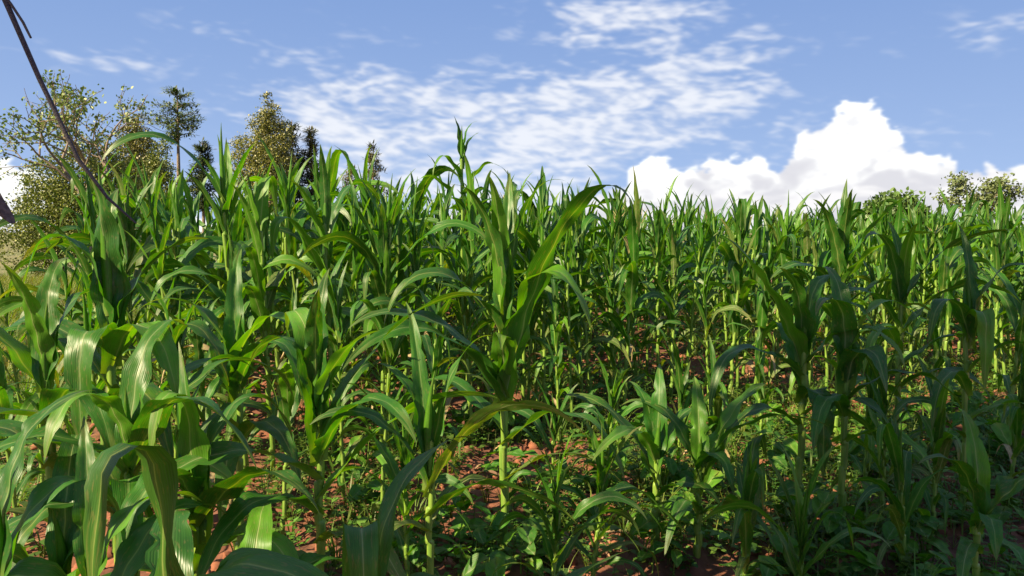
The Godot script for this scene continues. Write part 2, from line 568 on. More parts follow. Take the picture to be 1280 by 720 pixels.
func make_ground() -> void:
	var xs := axis(-900.0, 900.0, -5.0, 6.5, 0.045)
	var zs := axis(-1500.0, 300.0, -9.0, -1.2, 0.045)
	var mb := MB.new()
	mb.use_color = true
	var cols := xs.size()
	var rows := zs.size()
	var g1 := FastNoiseLite.new()
	g1.seed = 77
	g1.frequency = 0.4
	g1.fractal_octaves = 4
	var dr := FastNoiseLite.new()
	dr.seed = 78
	dr.frequency = 7.0
	dr.fractal_octaves = 4
	for z in zs:
		for x in xs:
			var fine := 1.0 - sm(8.0, 14.0, Vector2(x, z).length())
			var y := ground_y(x, z) + fine * dr.get_noise_2d(x, z) * 0.035
			mb.v.append(Vector3(x, y, z))
			mb.n.append(Vector3.UP)
			mb.uv.append(Vector2(x, z))
			var soil := Color(0.245, 0.088, 0.045).lerp(Color(0.16, 0.065, 0.038), clampf(0.5 + g1.get_noise_2d(x * 6.0, z * 6.0), 0, 1))
			var grass := Color(0.11, 0.13, 0.03).lerp(Color(0.23, 0.20, 0.08), clampf(0.5 + g1.get_noise_2d(x * 1.5 + 40.0, z * 1.5) * 1.4, 0, 1))
			# the tilled field: to the left of it and beyond it lies rough grass
			var edge := minf(x + 2.9 + z * 0.05 + g1.get_noise_2d(x, z) * 0.5, z + 15.0 + g1.get_noise_2d(x + 9.0, z) * 0.6)
			mb.c.append(grass.lerp(soil, sm(-0.25, 0.25, edge)))
	for i in rows:
		for j in cols:
			var du := mb.v[mini(i + 1, rows - 1) * cols + j] - mb.v[maxi(i - 1, 0) * cols + j]
			var dv := mb.v[i * cols + mini(j + 1, cols - 1)] - mb.v[i * cols + maxi(j - 1, 0)]
			mb.n[i * cols + j] = du.cross(dv).normalized()
	var id := PackedInt32Array()
	id.resize((rows - 1) * (cols - 1) * 6)
	var w := 0
	for i in rows - 1:
		for j in cols - 1:
			var a := i * cols + j
			id[w] = a
			id[w + 1] = a + 1
			id[w + 2] = a + cols
			id[w + 3] = a + cols
			id[w + 4] = a + 1
			id[w + 5] = a + cols + 1
			w += 6
	mb.idx = id
	var o := inst(mb.done(), M.soil, "ground", self)
	tag(o, "red tilled soil of the maize field running into rough grass", "", "", "structure")

func scatter(called: String, label: String, mesh: Mesh, mat: Material, xfs: Array, cols: Array) -> void:
	var mm := MultiMesh.new()
	mm.transform_format = MultiMesh.TRANSFORM_3D
	mm.use_colors = true
	mm.mesh = mesh
	mm.instance_count = xfs.size()
	for i in xfs.size():
		mm.set_instance_transform(i, xfs[i])
		mm.set_instance_color(i, cols[i])
	var o := MultiMeshInstance3D.new()
	o.multimesh = mm
	o.material_override = mat
	o.name = numbered(called)
	add_child(o)
	tag(o, label, "", "", "stuff")

func herb_mesh(kind: int, sd: int) -> ArrayMesh:
	var r := RandomNumberGenerator.new()
	r.seed = sd
	var mb := MB.new()
	mb.use_color = true
	if kind == 0:      # upright herb
		var tip := Vector3(r.randf_range(-0.03, 0.03), 0.15, r.randf_range(-0.03, 0.03))
		mb.tube([Vector3.ZERO, tip * 0.5, tip], [0.0022, 0.0018, 0.0008], 4, Color(0.13, 0.2, 0.05))
		for k in 14:
			var t := 0.2 + 0.8 * k / 13.0
			var a := k * 2.4 + r.randf_range(-0.4, 0.4)
			var l := r.randf_range(0.03, 0.055) * (1.15 - 0.5 * t)
			var dir := Vector3(cos(a), r.randf_range(-0.2, 0.6), sin(a)).normalized()
			var g := r.randf_range(0.75, 1.25)
			mb.card(tip * t, dir * l, dir.cross(Vector3.UP).normalized() * l * 0.27, Color(0.075, 0.17, 0.025) * g, 0.06)
	elif kind == 1:    # broad-leaved seedling on thin stalks
		for k in 6:
			var a := k * TAU / 6.0 + r.randf_range(-0.5, 0.5)
			var o := Vector3(cos(a), 0, sin(a))
			var h := r.randf_range(0.03, 0.10)
			var l := r.randf_range(0.04, 0.065)
			var p := o * r.randf_range(0.02, 0.06) + Vector3.UP * h
			mb.tube([Vector3.ZERO, p * 0.6 + Vector3.UP * 0.012, p], [0.0016, 0.0013, 0.001], 3, Color(0.14, 0.2, 0.05))
			var dir := (o + Vector3(0, r.randf_range(-0.5, 0.3), 0)).normalized()
			var g := r.randf_range(0.8, 1.25)
			mb.card(p, dir * l, dir.cross(Vector3.UP).normalized() * l * 0.42, Color(0.08, 0.18, 0.03) * g, 0.07)
	elif kind == 2:    # grass tuft
		for k in 11:
			var a := r.randf() * TAU
			var o := Vector3(cos(a), 0, sin(a))
			var l := r.randf_range(0.08, 0.2)
			var sd2 := Vector3(-o.z, 0, o.x) * 0.0028
			var pts := []
			for i in 5:
				var t := i / 4.0
				var c := o * (0.01 + l * 0.55 * t * t) + Vector3.UP * l * (t - 0.32 * t * t)
				pts.append(c - sd2 * (1.0 - t * 0.9))
				pts.append(c + sd2 * (1.0 - t * 0.9))
			mb.grid(pts, 5, 2, Color(0.10, 0.18, 0.03) * r.randf_range(0.7, 1.3))
	else:              # dead curled leaf pieces
		var pts := []
		for i in 6:
			var t := i / 5.0
			for j in 3:
				var s := j - 1.0
				pts.append(Vector3(t * 0.09 - 0.045, 0.006 + 0.012 * sin(t * 3.1) + absf(s) * 0.007, s * 0.009 * sin(0.3 + t * 2.6)))
		mb.grid(pts, 6, 3)
	return mb.done()

func clod_mesh(sd: int) -> ArrayMesh:
	var r := RandomNumberGenerator.new()
	r.seed = sd
	var fn := FastNoiseLite.new()
	fn.seed = sd
	fn.frequency = 0.9
	var mb := MB.new()
	var pts := []
	for i in 6:
		var th := PI * i / 5.0
		for j in 9:
			var ph := TAU * (j % 8) / 8.0
			var d := Vector3(sin(th) * cos(ph), cos(th), sin(th) * sin(ph))
			pts.append(d * (1.0 + 0.55 * fn.get_noise_3dv(d * 1.3)) * Vector3(1, 0.72, 1))
	mb.grid(pts, 6, 9)
	return mb.done()

# ------------------------------------------------------------------ bean plants
func bean(x: float, z: float, s: float, label: String, group: String) -> void:
	var o := base("bean_plant", Vector3(x, ground_y(x, z), z))
	inst(LIB.bean_stem[0], M.stalk, "stem", o, Transform3D(Basis(Vector3.UP, rng.randf() * TAU) * Basis.from_scale(Vector3.ONE * s), Vector3.ZERO))
	for k in 5 + rng.randi() % 5:
		var a := rng.randf() * TAU
		var h := rng.randf_range(0.06, 0.26) * s
		var rr := rng.randf_range(0.03, 0.11) * s
		var ls := s * rng.randf_range(0.8, 1.25)
		var bs := Basis(Vector3.UP, a) * Basis(Vector3(0, 0, 1), rng.randf_range(-0.7, 0.25)) * Basis(Vector3(1, 0, 0), rng.randf_range(-0.5, 0.5)) * Basis.from_scale(Vector3.ONE * ls)
		inst(pick(LIB.bean_leaf), pick(M.bean), "leaf", o, Transform3D(bs, Vector3(cos(a) * rr, h, -sin(a) * rr)))
	tag(o, label, "bean plant", group)

func bean_leaf_mesh(sd: int) -> ArrayMesh:
	# heart-shaped leaf on its own stalk, cupped along the midrib
	var r := RandomNumberGenerator.new()
	r.seed = sd
	var pts := []
	var l := 0.085
	for i in 9:
		var t := i / 8.0
		var w := l * 0.46 * pow(sin(PI * pow(t, 0.62)), 0.8) + 0.0005
		for j in 7:
			var s := j / 3.0 - 1.0
			var back := -0.018 * absf(s) * (1.0 - t) * (1.0 - t) * 2.0
			pts.append(Vector3(t * l + back, -0.02 * t * t + absf(s) * w * 0.28 + 0.003 * sin(t * 11.0 + s * 4.0), s * w))
	var mb := MB.new()
	mb.grid(pts, 9, 7)
	mb.tube([Vector3(-0.06, -0.035, 0), Vector3(-0.03, -0.010, 0), Vector3(0, 0, 0)], [0.0016, 0.0014, 0.0012], 4)
	return mb.done()

# ------------------------------------------------------------------ trees
func leaf_at(mb: MB, p: Vector3, r: RandomNumberGenerator, l: float, wr: float, ca: Color, cb: Color, droop := 0.0) -> void:
	var d := Vector3(r.randf_range(-1, 1), r.randf_range(-1, 1) - droop, r.randf_range(-1, 1)).normalized()
	var s := d.cross(Vector3(r.randf_range(-1, 1), r.randf_range(-1, 1), r.randf_range(-1, 1))).normalized()
	var ll := l * r.randf_range(0.7, 1.3)
	mb.card(p, d * ll, s * ll * wr, ca.lerp(cb, r.randf()), 0.05)

func grow(wood: MB, ends: Array, p: Vector3, dir: Vector3, l: float, rad: float, depth: int, r: RandomNumberGenerator, spread: float, lift: float) -> void:
	var pts := [p]
	var rads := [rad]
	var d := dir
	var q := p
	for i in 4:
		d = (d + Vector3(r.randf_range(-1, 1), r.randf_range(-0.6, 1) * lift, r.randf_range(-1, 1)) * 0.20).normalized()
		q += d * l / 4.0
		pts.append(q)
		rads.append(lerpf(rad, rad * 0.62, (i + 1) / 4.0))
		if depth <= 2:
			ends.append([q, depth])
	wood.tube(pts, rads, 6 if depth > 2 else 4)
	if depth <= 0:
		return
	var n := 2 + (r.randi() % 2)
	for k in n:
		var a := r.randf() * TAU
		var s := d.cross(Vector3(0.3, 0.1, 0.9)).normalized()
		var nd := (d + (s * cos(a) + d.cross(s) * sin(a)) * spread * r.randf_range(0.6, 1.2) + Vector3.UP * 0.12 * lift).normalized()
		grow(wood, ends, q if k < 2 else (pts[2] as Vector3), nd, l * r.randf_range(0.66, 0.86), rad * 0.60, depth - 1, r, spread, lift)

func branchy_tree(called: String, at: Vector3, trunk_h: float, l: float, rad: float, depth: int, sd: int, clump: int, clump_r: float, leaf_l: float, ca: Color, cb: Color, label: String, keep := 1.0, spread := 0.7, lean := Vector3.ZERO) -> Node3D:
	var r := RandomNumberGenerator.new()
	r.seed = sd
	var wood := MB.new()
	var ends := []
	var top := Vector3(0, trunk_h, 0) + lean
	wood.tube([Vector3(0, -0.1, 0), Vector3(0, trunk_h * 0.5, 0) + lean * 0.35, top], [rad * 1.25, rad * 1.05, rad], 8)
	for k in 3:
		var a := TAU * k / 3.0 + r.randf()
		grow(wood, ends, top, (Vector3(cos(a) * spread, 1.0, sin(a) * spread)).normalized(), l, rad * 0.75, depth, r, spread, 0.6)
	var crown := MB.new()
	crown.use_color = true
	for e in ends:
		if r.randf() > keep:
			continue
		var tone := r.randf_range(0.75, 1.2)
		for k in clump:
			var o := Vector3(r.randfn(), r.randfn() * 0.8, r.randfn()) * clump_r * 0.5
			leaf_at(crown, e[0] + o, r, leaf_l, 0.30, ca * tone, cb * tone, 0.3)
	var o := base(called, at)
	inst(wood.done(), M.bark, "trunk", o)
	inst(crown.done(), M.foliage, "crown", o)
	tag(o, label, "tree", "")
	return o

func lumpy_tree(called: String, at: Vector3, lumps: Array, count: int, leaf_l: float, ca: Color, cb: Color, sd: int, label: String, trunk := 0.09, category := "tree", limb := []) -> Node3D:
	# a dense crown of many leaves: each lump is [x, y, z, rx, ry]
	var r := RandomNumberGenerator.new()
	r.seed = sd
	var wood := MB.new()
	var crown := MB.new()
	crown.use_color = true
	var total := 0.0
	for l in lumps:
		total += float(l[3]) * float(l[3]) * float(l[4])
	var first: Array = lumps[0]
	wood.tube([Vector3(0, -0.1, 0), Vector3(first[0] * 0.4, first[1] * 0.5, first[2] * 0.4), Vector3(first[0], first[1] + first[4] * 0.6, first[2])], [trunk * 1.2, trunk, trunk * 0.3], 7)
	for l in lumps:
		var c := Vector3(l[0], l[1], l[2])
		wood.tube([Vector3(first[0] * 0.4, first[1] * 0.5, first[2] * 0.4), c * 0.7 + Vector3(0, c.y * 0.1, 0), c], [trunk * 0.5, trunk * 0.3, trunk * 0.12], 5)
		var n := int(count * float(l[3]) * float(l[3]) * float(l[4]) / total)
		var sub := []
		for k in maxi(6, n / 26):
			var d := Vector3(r.randfn(), r.randfn(), r.randfn()).normalized() * pow(r.randf(), 0.40)
			sub.append([c + d * Vector3(l[3], l[4], l[3]), r.randf_range(0.6, 1.25)])
		for k in n:
			var s: Array = sub[r.randi() % sub.size()]
			var p: Vector3 = s[0] + Vector3(r.randfn(), r.randfn() * 0.8, r.randfn()) * float(l[3]) * 0.15
			leaf_at(crown, p, r, leaf_l, 0.30, ca * float(s[1]), cb * float(s[1]), 0.2)
	if limb.size() > 0:
		wood.tube([Vector3(0, 2.4, 0)] + limb, [0.06, 0.045, 0.022, 0.010, 0.005], 6)
	var o := base(called, at)
	inst(wood.done(), M.bark, "trunk", o)
	inst(crown.done(), M.foliage, "crown", o)
	tag(o, label, category, "")
	return o

func conifer(at: Vector3, h: float, bare: float, wid: float, shape: String, ca: Color, cb: Color, sd: int, label: String, gap := 0.0) -> Node3D:
	# whorls of branches hung with short needle sprays
	var r := RandomNumberGenerator.new()
	r.seed = sd
	var wood := MB.new()
	var crown := MB.new()
	crown.use_color = true
	var lean := Vector3(r.randf_range(-0.03, 0.03), 0, 0) * h
	wood.tube([Vector3(0, -0.1, 0), Vector3(0, h * 0.5, 0) + lean * 0.3, Vector3(0, h, 0) + lean], [h * 0.017, h * 0.011, 0.01], 7)
	var y := bare
	while y < h * 0.995:
		var t := (y - bare) / (h - bare)
		var wr := 1.0
		if shape == "spire":
			wr = pow(1.0 - t, 0.8) * 0.94 + 0.06
		else:
			wr = (0.45 + 0.55 * sm(0.0, 0.25, t)) * pow(1.0 - t, 0.55) + 0.08
		for k in 5:
			if r.randf() < gap:
				continue
			var a := r.randf() * TAU
			var l := wid * wr * r.randf_range(0.6, 1.15)
			var o := Vector3(cos(a), 0, sin(a))
			var root := Vector3(0, y + r.randf_range(-0.1, 0.1), 0) + lean * t
			var rise := r.randf_range(0.05, 0.5) if shape != "spire" else r.randf_range(-0.25, 0.45)
			var tip := root + o * l + Vector3.UP * l * rise
			wood.tube([root, (root + tip) * 0.5 + Vector3.UP * l * 0.06, tip], [0.018, 0.012, 0.005], 4)
			var tone := r.randf_range(0.7, 1.2)
			for q in int(60 * l / 0.6) + 12:
				var u := pow(r.randf(), 0.7)
				var p := root.lerp(tip, u) + Vector3(r.randfn(), r.randfn(), r.randfn()) * 0.05
				var d := (o * r.randf_range(0.1, 1.0) + Vector3(r.randf_range(-1, 1), r.randf_range(-0.5, 0.8), r.randf_range(-1, 1)) * 0.8).normalized()
				var ln := r.randf_range(0.10, 0.22)
				crown.card(p, d * ln, d.cross(Vector3(0.2, 0.9, 0.3)).normalized() * ln * 0.13, ca.lerp(cb, r.randf()) * tone, 0.02)
		y += wid * 0.16 + 0.05
	var o2 := base("conifer_tree", at)
	inst(wood.done(), M.bark, "trunk", o2)
	inst(crown.done(), M.foliage, "crown", o2)
	tag(o2, label, "tree", "")
	return o2

# ------------------------------------------------------------------ scene
func _ready() -> void:
	rng.seed = 20240
	NOI.seed = 2
	NOI.frequency = 0.02
	NOI.fractal_octaves = 3

	var cam := Camera3D.new()
	cam.position = Vector3(0, 1.25, 0)
	cam.rotation_degrees = Vector3(-4.3, 0, 0)
	cam.fov = 42.3
	cam.near = 0.05
	cam.far = 3000.0
	add_child(cam)
	cam.current = true

	var env := Environment.new()
	env.background_mode = Environment.BG_SKY
	var sky := Sky.new()
	var pan := PanoramaSkyMaterial.new()
	pan.panorama = make_sky()
	sky.sky_material = pan
	env.sky = sky
	env.tonemap_mode = Environment.TONE_MAPPER_LINEAR
	env.tonemap_exposure = EXPOSURE
	env.sdfgi_enabled = true
	env.ssao_enabled = true
	env.ssil_enabled = true
	var we := WorldEnvironment.new()
	we.environment = env
	add_child(we)

	var sun := DirectionalLight3D.new()
	sun.light_energy = 1.6
	sun.light_color = Color(1.0, 0.92, 0.76)
	sun.light_angular_distance = 0.5
	sun.shadow_enabled = true
	add_child(sun)
	sun.look_at_from_position(Vector3(-0.66, 0.60, 0.46) * 10.0, Vector3.ZERO, Vector3.UP)

	make_materials()
	make_library()
	make_ground()
	make_trees()
	make_shade_tree()
	make_heroes()
	make_stand()
	make_undergrowth()

func P(px: float, d: float) -> float:
	return (px - 640.0) / 930.0 * d

func make_trees() -> void:
	var olive := Color(0.11, 0.15, 0.028)
	var olive2 := Color(0.23, 0.24, 0.048)
	var dark := Color(0.035, 0.06, 0.025)
	branchy_tree("open_tree", Vector3(P(112, 18), 0, -18), 2.0, 1.08, 0.085, 4, 91, 7, 0.14, 0.085, Color(0.11, 0.17, 0.035), Color(0.20, 0.24, 0.05), "open thin-leaved tree with bare pale branches above the olive bush", 0.42, 0.8)
	lumpy_tree("olive_bush", Vector3(P(75, 20), 0, -20), [[0, 1.6, 0, 1.0, 1.3], [-0.7, 1.0, 0.2, 0.8, 1.0], [0.9, 1.5, 0.1, 0.9, 1.3], [0.5, 2.7, 0, 0.8, 0.9], [1.5, 2.3, -0.2, 0.8, 1.2], [-0.3, 2.4, 0, 0.6, 0.8], [-0.95, 2.2, 0, 0.25, 0.9], [1.2, 3.2, 0.1, 0.6, 0.7]], 36000, 0.065, olive, olive2, 44, "broad olive green bush at the field edge under the open tree")
	lumpy_tree("rusty_tree", Vector3(P(173, 23), 0, -23), [[0, 3.2, 0, 0.62, 1.5], [0.05, 4.4, 0, 0.42, 0.8], [-0.35, 2.6, 0, 0.6, 1.0], [0.4, 2.6, 0.1, 0.6, 1.1], [0.2, 3.8, 0.1, 0.55, 0.7]], 18000, 0.062, Color(0.12, 0.13, 0.03), Color(0.23, 0.19, 0.05), 45, "rusty brown leafy tree between the open tree and the feathery conifer")
	lumpy_tree("olive_tree", Vector3(P(203, 22), 0, -22), [[0, 2.4, 0, 0.5, 1.4], [0.05, 3.3, 0, 0.4, 0.7], [0.5, 2.0, 0, 0.5, 0.8]], 9000, 0.062, olive, olive2, 46, "small olive tree below the feathery conifer")
	conifer(Vector3(P(226, 25), 0, -25), 6.0, 4.25, 0.95, "umbrella", Color(0.065, 0.11, 0.027), Color(0.17, 0.20, 0.045), 51, "feathery dark green conifer with bare trunk standing clear against blue sky", 0.12)
	conifer(Vector3(P(256, 27), 0, -27), 4.5, 2.0, 0.55, "umbrella", dark, Color(0.07, 0.09, 0.03), 52, "small dark conifer tip just above the maize tops")
	lumpy_tree("pale_tree", Vector3(P(340, 25), 0, -25), [[0, 3.6, 0, 0.75, 1.8], [0.05, 5.0, 0, 0.35, 0.9], [-0.75, 3.4, 0, 0.6, 1.1], [0.35, 4.0, 0, 0.5, 1.0], [-0.15, 4.6, 0.1, 0.4, 0.8], [0.0, 5.6, 0, 0.16, 0.4]], 24000, 0.062, Color(0.15, 0.165, 0.04), Color(0.28, 0.25, 0.07), 47, "tall pale brownish tree with a pointed top over the maize")
	conifer(Vector3(P(368, 26), 0, -26), 5.1, 1.2, 1.05, "spire", dark, Color(0.06, 0.075, 0.03), 53, "dark cedar half hidden behind the tall pale tree")
	conifer(Vector3(P(394, 26), 0, -26), 4.9, 1.0, 0.62, "spire", Color(0.10, 0.11, 0.04), Color(0.19, 0.16, 0.06), 54, "slim pale conifer spire beside the dark cedar")
	conifer(Vector3(P(466, 27), 0, -27), 4.4, 1.0, 0.75, "spire", Color(0.07, 0.085, 0.035), Color(0.16, 0.14, 0.06), 55, "low conifer tip showing behind the middle of the maize stand", 0.1)
	conifer(Vector3(P(440, 30), 0, -30), 3.9, 1.0, 0.7, "spire", Color(0.09, 0.10, 0.04), Color(0.19, 0.15, 0.06), 56, "lowest brownish conifer tip behind the maize stand", 0.1)
	lumpy_tree("round_tree", Vector3(P(1115, 17), 0, -17), [[0, 1.75, 0, 0.55, 0.42], [-0.45, 1.5, 0, 0.4, 0.35], [0.5, 1.45, 0, 0.4, 0.35]], 4500, 0.13, Color(0.06, 0.12, 0.025), Color(0.11, 0.18, 0.04), 48, "round dark green leafy tree top behind the maize")
	branchy_tree("airy_tree", Vector3(P(1232, 19), 0, -19), 1.1, 0.62, 0.06, 3, 66, 14, 0.18, 0.085, Color(0.09, 0.13, 0.045), Color(0.16, 0.19, 0.07), "airy small-leaved tree with separate leaf tufts against white cloud", 0.75, 0.55)
	lumpy_tree("grey_shrub", Vector3(P(1188, 19), 0, -19), [[0, 1.0, 0, 0.4, 0.5], [0.2, 1.3, 0, 0.25, 0.3]], 900, 0.11, Color(0.15, 0.15, 0.07), Color(0.24, 0.2, 0.1), 49, "small greyish shrub beside the airy tree", 0.04, "shrub")

func make_shade_tree() -> void:
	# the tree behind the lens on whose twigs and shade the picture looks out
	lumpy_tree("shade_tree", Vector3(-3.27, 0, 1.1), [[0.95, 4.2, -1.05, 0.7, 0.6], [1.6, 4.2, -1.5, 0.75, 0.65], [0.7, 4.2, -0.35, 0.6, 0.5], [1.9, 4.2, -2.25, 0.7, 0.65], [0.45, 4.2, 0.15, 0.45, 0.4], [-0.6, 5.2, 0.6, 0.9, 0.8]], 4600, 0.15, Color(0.07, 0.11, 0.03), Color(0.12, 0.15, 0.04), 71, "leafy tree behind the viewer that shades the near plants", 0.12, "tree", [Vector3(0.6, 2.9, -0.5), Vector3(1.7, 2.5, -1.2), Vector3(2.4, 1.98, -1.6), Vector3(2.73, 1.69, -1.76)])
	var wood := MB.new()
	wood.tube([Vector3(-0.54, 1.69, -0.66), Vector3(-0.512, 1.56, -0.70), Vector3(-0.467, 1.468, -0.70), Vector3(-0.436, 1.39, -0.70), Vector3(-0.404, 1.318, -0.70), Vector3(-0.378, 1.282, -0.70), Vector3(-0.352, 1.258, -0.70)], [0.0034, 0.0030, 0.0026, 0.0023, 0.0019, 0.0015, 0.0008], 7)
	wood.tube([Vector3(-0.4675, 1.470, -0.70), Vector3(-0.459, 1.458, -0.70), Vector3(-0.449, 1.442, -0.70), Vector3(-0.4425, 1.428, -0.70)], [0.0012, 0.0014, 0.0014, 0.0011], 6)
	var tw := base("dry_twig", Vector3.ZERO)
	inst(wood.done(), M.twig, "stem", tw)
	var dl := base("dead_leaf", Vector3(-0.428, 1.312, -0.62))
	var dm := MB.new()
	var dp := []
	for i in 9:
		var t := i / 8.0
		for j in 5:
			var u := j / 2.0 - 1.0
			var w := 0.013 * pow(sin(PI * clampf(t * 0.92 + 0.06, 0, 1)), 0.7)
			dp.append(Vector3(0.026 * t * t - 0.012 + u * w * 0.8, -0.055 * t, (1.0 - absf(u)) * w * 0.9 + 0.002 * sin(t * 9.0 + u * 3.0)))
	dm.grid(dp, 9, 5)
	inst(dm.done(), M.dead, "leaf_blade", dl)
	var ds := MB.new()
	ds.tube([Vector3(-0.012, 0.001, 0.004), Vector3(-0.03, 0.10, 0.0), Vector3(-0.05, 0.25, -0.01), Vector3(-0.112, 0.378, -0.04)], [0.0007, 0.0007, 0.0008, 0.001], 5)
	inst(ds.done(), M.twig, "leaf_stalk", dl)
	tag(dl, "shrivelled dark dead leaf hanging at the left edge before the cloud", "dead leaf")
	tag(tw, "thin dark dry twig hanging slantwise before the trees", "twig")

func make_heroes() -> void:
	var dk: Material = M.leaf[1]
	var fr: Material = M.leaf[3]
	var gr: Material = M.leaf[0]
	var g2: Material = M.leaf[2]
	# the row at the foot of the picture, knee to waist high
	hero(P(-22, 1.45), -1.45, 0.62, 0.015, "young maize plant cut by the lower left corner, one leaf arching over to the right", [
		[0.52, 12, 0.44, 0.088, [82, 74, 44, -50, -85], 10, fr], [0.45, 300, 0.5, 0.085, [60, 52, 25, -30, -60], 20, gr],
		[0.34, 200, 0.45, 0.08, [50, 40, 0, -40, -60], 0, gr], [0.58, 70, 0.45, 0.075, [86, 80, 66, 30, -10], 15, gr]], "", 0.25)
	hero(P(97, 1.5), -1.5, 0.56, 0.014, "young maize plant beside the corner plant, pale midrib on a leaf drooping to the left", [
		[0.50, 212, 0.42, 0.10, [62, 40, -30, -62, -72], -20, fr], [0.54, 18, 0.34, 0.07, [78, 66, 35, -15, -45], 25, fr],
		[0.44, 320, 0.42, 0.085, [40, 24, -16, -44, -60], -15, dk], [0.36, 170, 0.44, 0.085, [58, 40, 0, -40, -60], 15, gr],
		[0.40, 60, 0.5, 0.09, [72, 62, 40, -20, -60], 0, g2], [0.55, 120, 0.36, 0.06, [86, 82, 74, 60, 30], 20, fr]], "", 0.22)
	hero(P(196, 1.22), -1.22, 0.50, 0.015, "young maize plant with one broad upright leaf folded over on itself at the bottom", [
		[0.40, 232, 0.80, 0.108, [89, 89, 88, 86, -80, -86, -88], 0, fr], [0.54, -27, 0.52, 0.095, [60, 44, 6, -34, -54], -12, dk],
		[0.36, 230, 0.42, 0.09, [58, 36, -4, -44, -60], 10, g2], [0.42, 350, 0.34, 0.085, [70, 44, -10, -50, -66], 20, dk],
		[0.40, 110, 0.5, 0.09, [76, 68, 44, -10, -60], 0, gr], [0.34, 285, 0.36, 0.085, [40, 18, -22, -50, -60], 0, dk]], "", 0.2)
	hero(P(236, 1.85), -1.85, 0.55, 0.014, "short bright maize plant with square-topped upright leaves behind the folded leaf", [
		[0.42, 246, 0.56, 0.10, [88, 88, 86, 80, -70, -84], 0, fr], [0.48, 8, 0.52, 0.085, [82, 76, 54, -46, -84], 10, fr],
		[0.46, -8, 0.55, 0.085, [48, 42, 22, -8, -40], 35, gr], [0.50, 250, 0.40, 0.09, [74, 55, -20, -62, -76], 12, g2],
		[0.42, 160, 0.50, 0.07, [86, 84, 80, 70, 55], 70, fr], [0.34, 330, 0.5, 0.09, [58, 40, 0, -48, -66], 0, gr], [0.30, 200, 0.5, 0.085, [46, 30, -14, -52, -70], 0, dk]], "", 0.2)
	hero(P(300, 1.6), -1.6, 0.36, 0.013, "low maize plant with spreading leaves under the bright short plant", [
		[0.32, 235, 0.40, 0.095, [64, 44, -14, -58, -72], 12, gr], [0.34, 20, 0.40, 0.09, [60, 44, 8, -36, -60], 0, g2], [0.28, 300, 0.36, 0.085, [50, 28, -18, -56, -70], 0, fr], [0.36, 100, 0.4, 0.08, [80, 70, 45, 0, -40], 0, gr]], "", 0.16)
	hero(P(392, 2.0), -2.0, 0.78, 0.0165, "glossy maize plant with fanned leaves and a thick lit yellow-green stalk", [
		[0.62, 158, 0.56, 0.095, [88, 86, 74, 10, -84], 14, fr], [0.70, 200, 0.40, 0.085, [86, 84, 66, -20, -70], -12, fr],
		[0.66, 27, 0.66, 0.072, [66, 56, 42, 20, -20], 40, dk], [0.60, -10, 0.50, 0.08, [62, 52, 30, -20, -60], -20, dk],
		[0.56, 186, 0.52, 0.085, [44, 30, -2, -26, -46], 30, gr], [0.50, -24, 0.58, 0.075, [56, 48, 34, 10, -20], 50, g2],
		[0.72, 80, 0.42, 0.085, [88, 86, 82, 70, 40], 10, fr], [0.74, 290, 0.36, 0.07, [88, 84, 78, 66, 40], -10, fr],
		[0.46, 205, 0.50, 0.09, [46, 30, -20, -60, -74], 0, gr], [0.38, 330, 0.44, 0.07, [40, 20, -30, -64, -78], 0, M.worn], [0.70, 20, 0.34, 0.06, [82, 76, 60, 40, 10], 30, dk]], "", 0.24)
	hero(P(446, 1.28), -1.28, 0.46, 0.015, "dark broad-leaved maize plant at the bottom edge beside the glossy plant", [
		[0.33, 285, 0.66, 0.072, [89, 89, 88, 84, -76, -86, -88], 0, dk], [0.46, -27, 0.36, 0.085, [60, 40, 0, -50, -78], -10, dk],
		[0.42, 40, 0.52, 0.08, [86, 82, 70, 36, -20], 18, gr], [0.44, 330, 0.42, 0.085, [78, 68, 30, -52, -80], 8, dk], [0.3, 220, 0.36, 0.08, [40, 20, -24, -52, -70], 0, gr]], "", 0.18)
	hero(P(600, 1.32), -1.32, 0.30, 0.013, "short maize leaves reaching just above the bottom edge in the middle", [
		[0.28, 150, 0.42, 0.10, [74, 62, 14, -50, -74], 8, dk], [0.30, 30, 0.46, 0.07, [66, 58, 44, 20, 0], 30, gr], [0.27, 250, 0.34, 0.09, [60, 36, -12, -50, -64], 0, dk], [0.25, 330, 0.5, 0.06, [52, 42, 20, 0, -20], 30, M.worn]], "", 0.12)
	hero(P(532, 2.0), -2.0, 0.66, 0.013, "slim maize plant with narrow upright leaves and a bright stalk at the bottom", [
		[0.54, 120, 0.50, 0.055, [86, 84, 78, 66, 30], 30, dk], [0.52, 50, 0.50, 0.052, [80, 76, 66, 40, -10], 40, gr], [0.50, -6, 0.62, 0.055, [62, 54, 34, 0, -46], 60, M.worn],
		[0.52, 172, 0.42, 0.060, [70, 62, 44, 6, -40], 50, dk], [0.44, -14, 0.56, 0.050, [44, 36, 12, -4, -30], 60, gr], [0.56, 150, 0.36, 0.06, [86, 80, 70, 40, 0], 0, fr], [0.40, 200, 0.40, 0.055, [40, 20, -30, -62, -70], 0, M.worn]], "", 0.22)
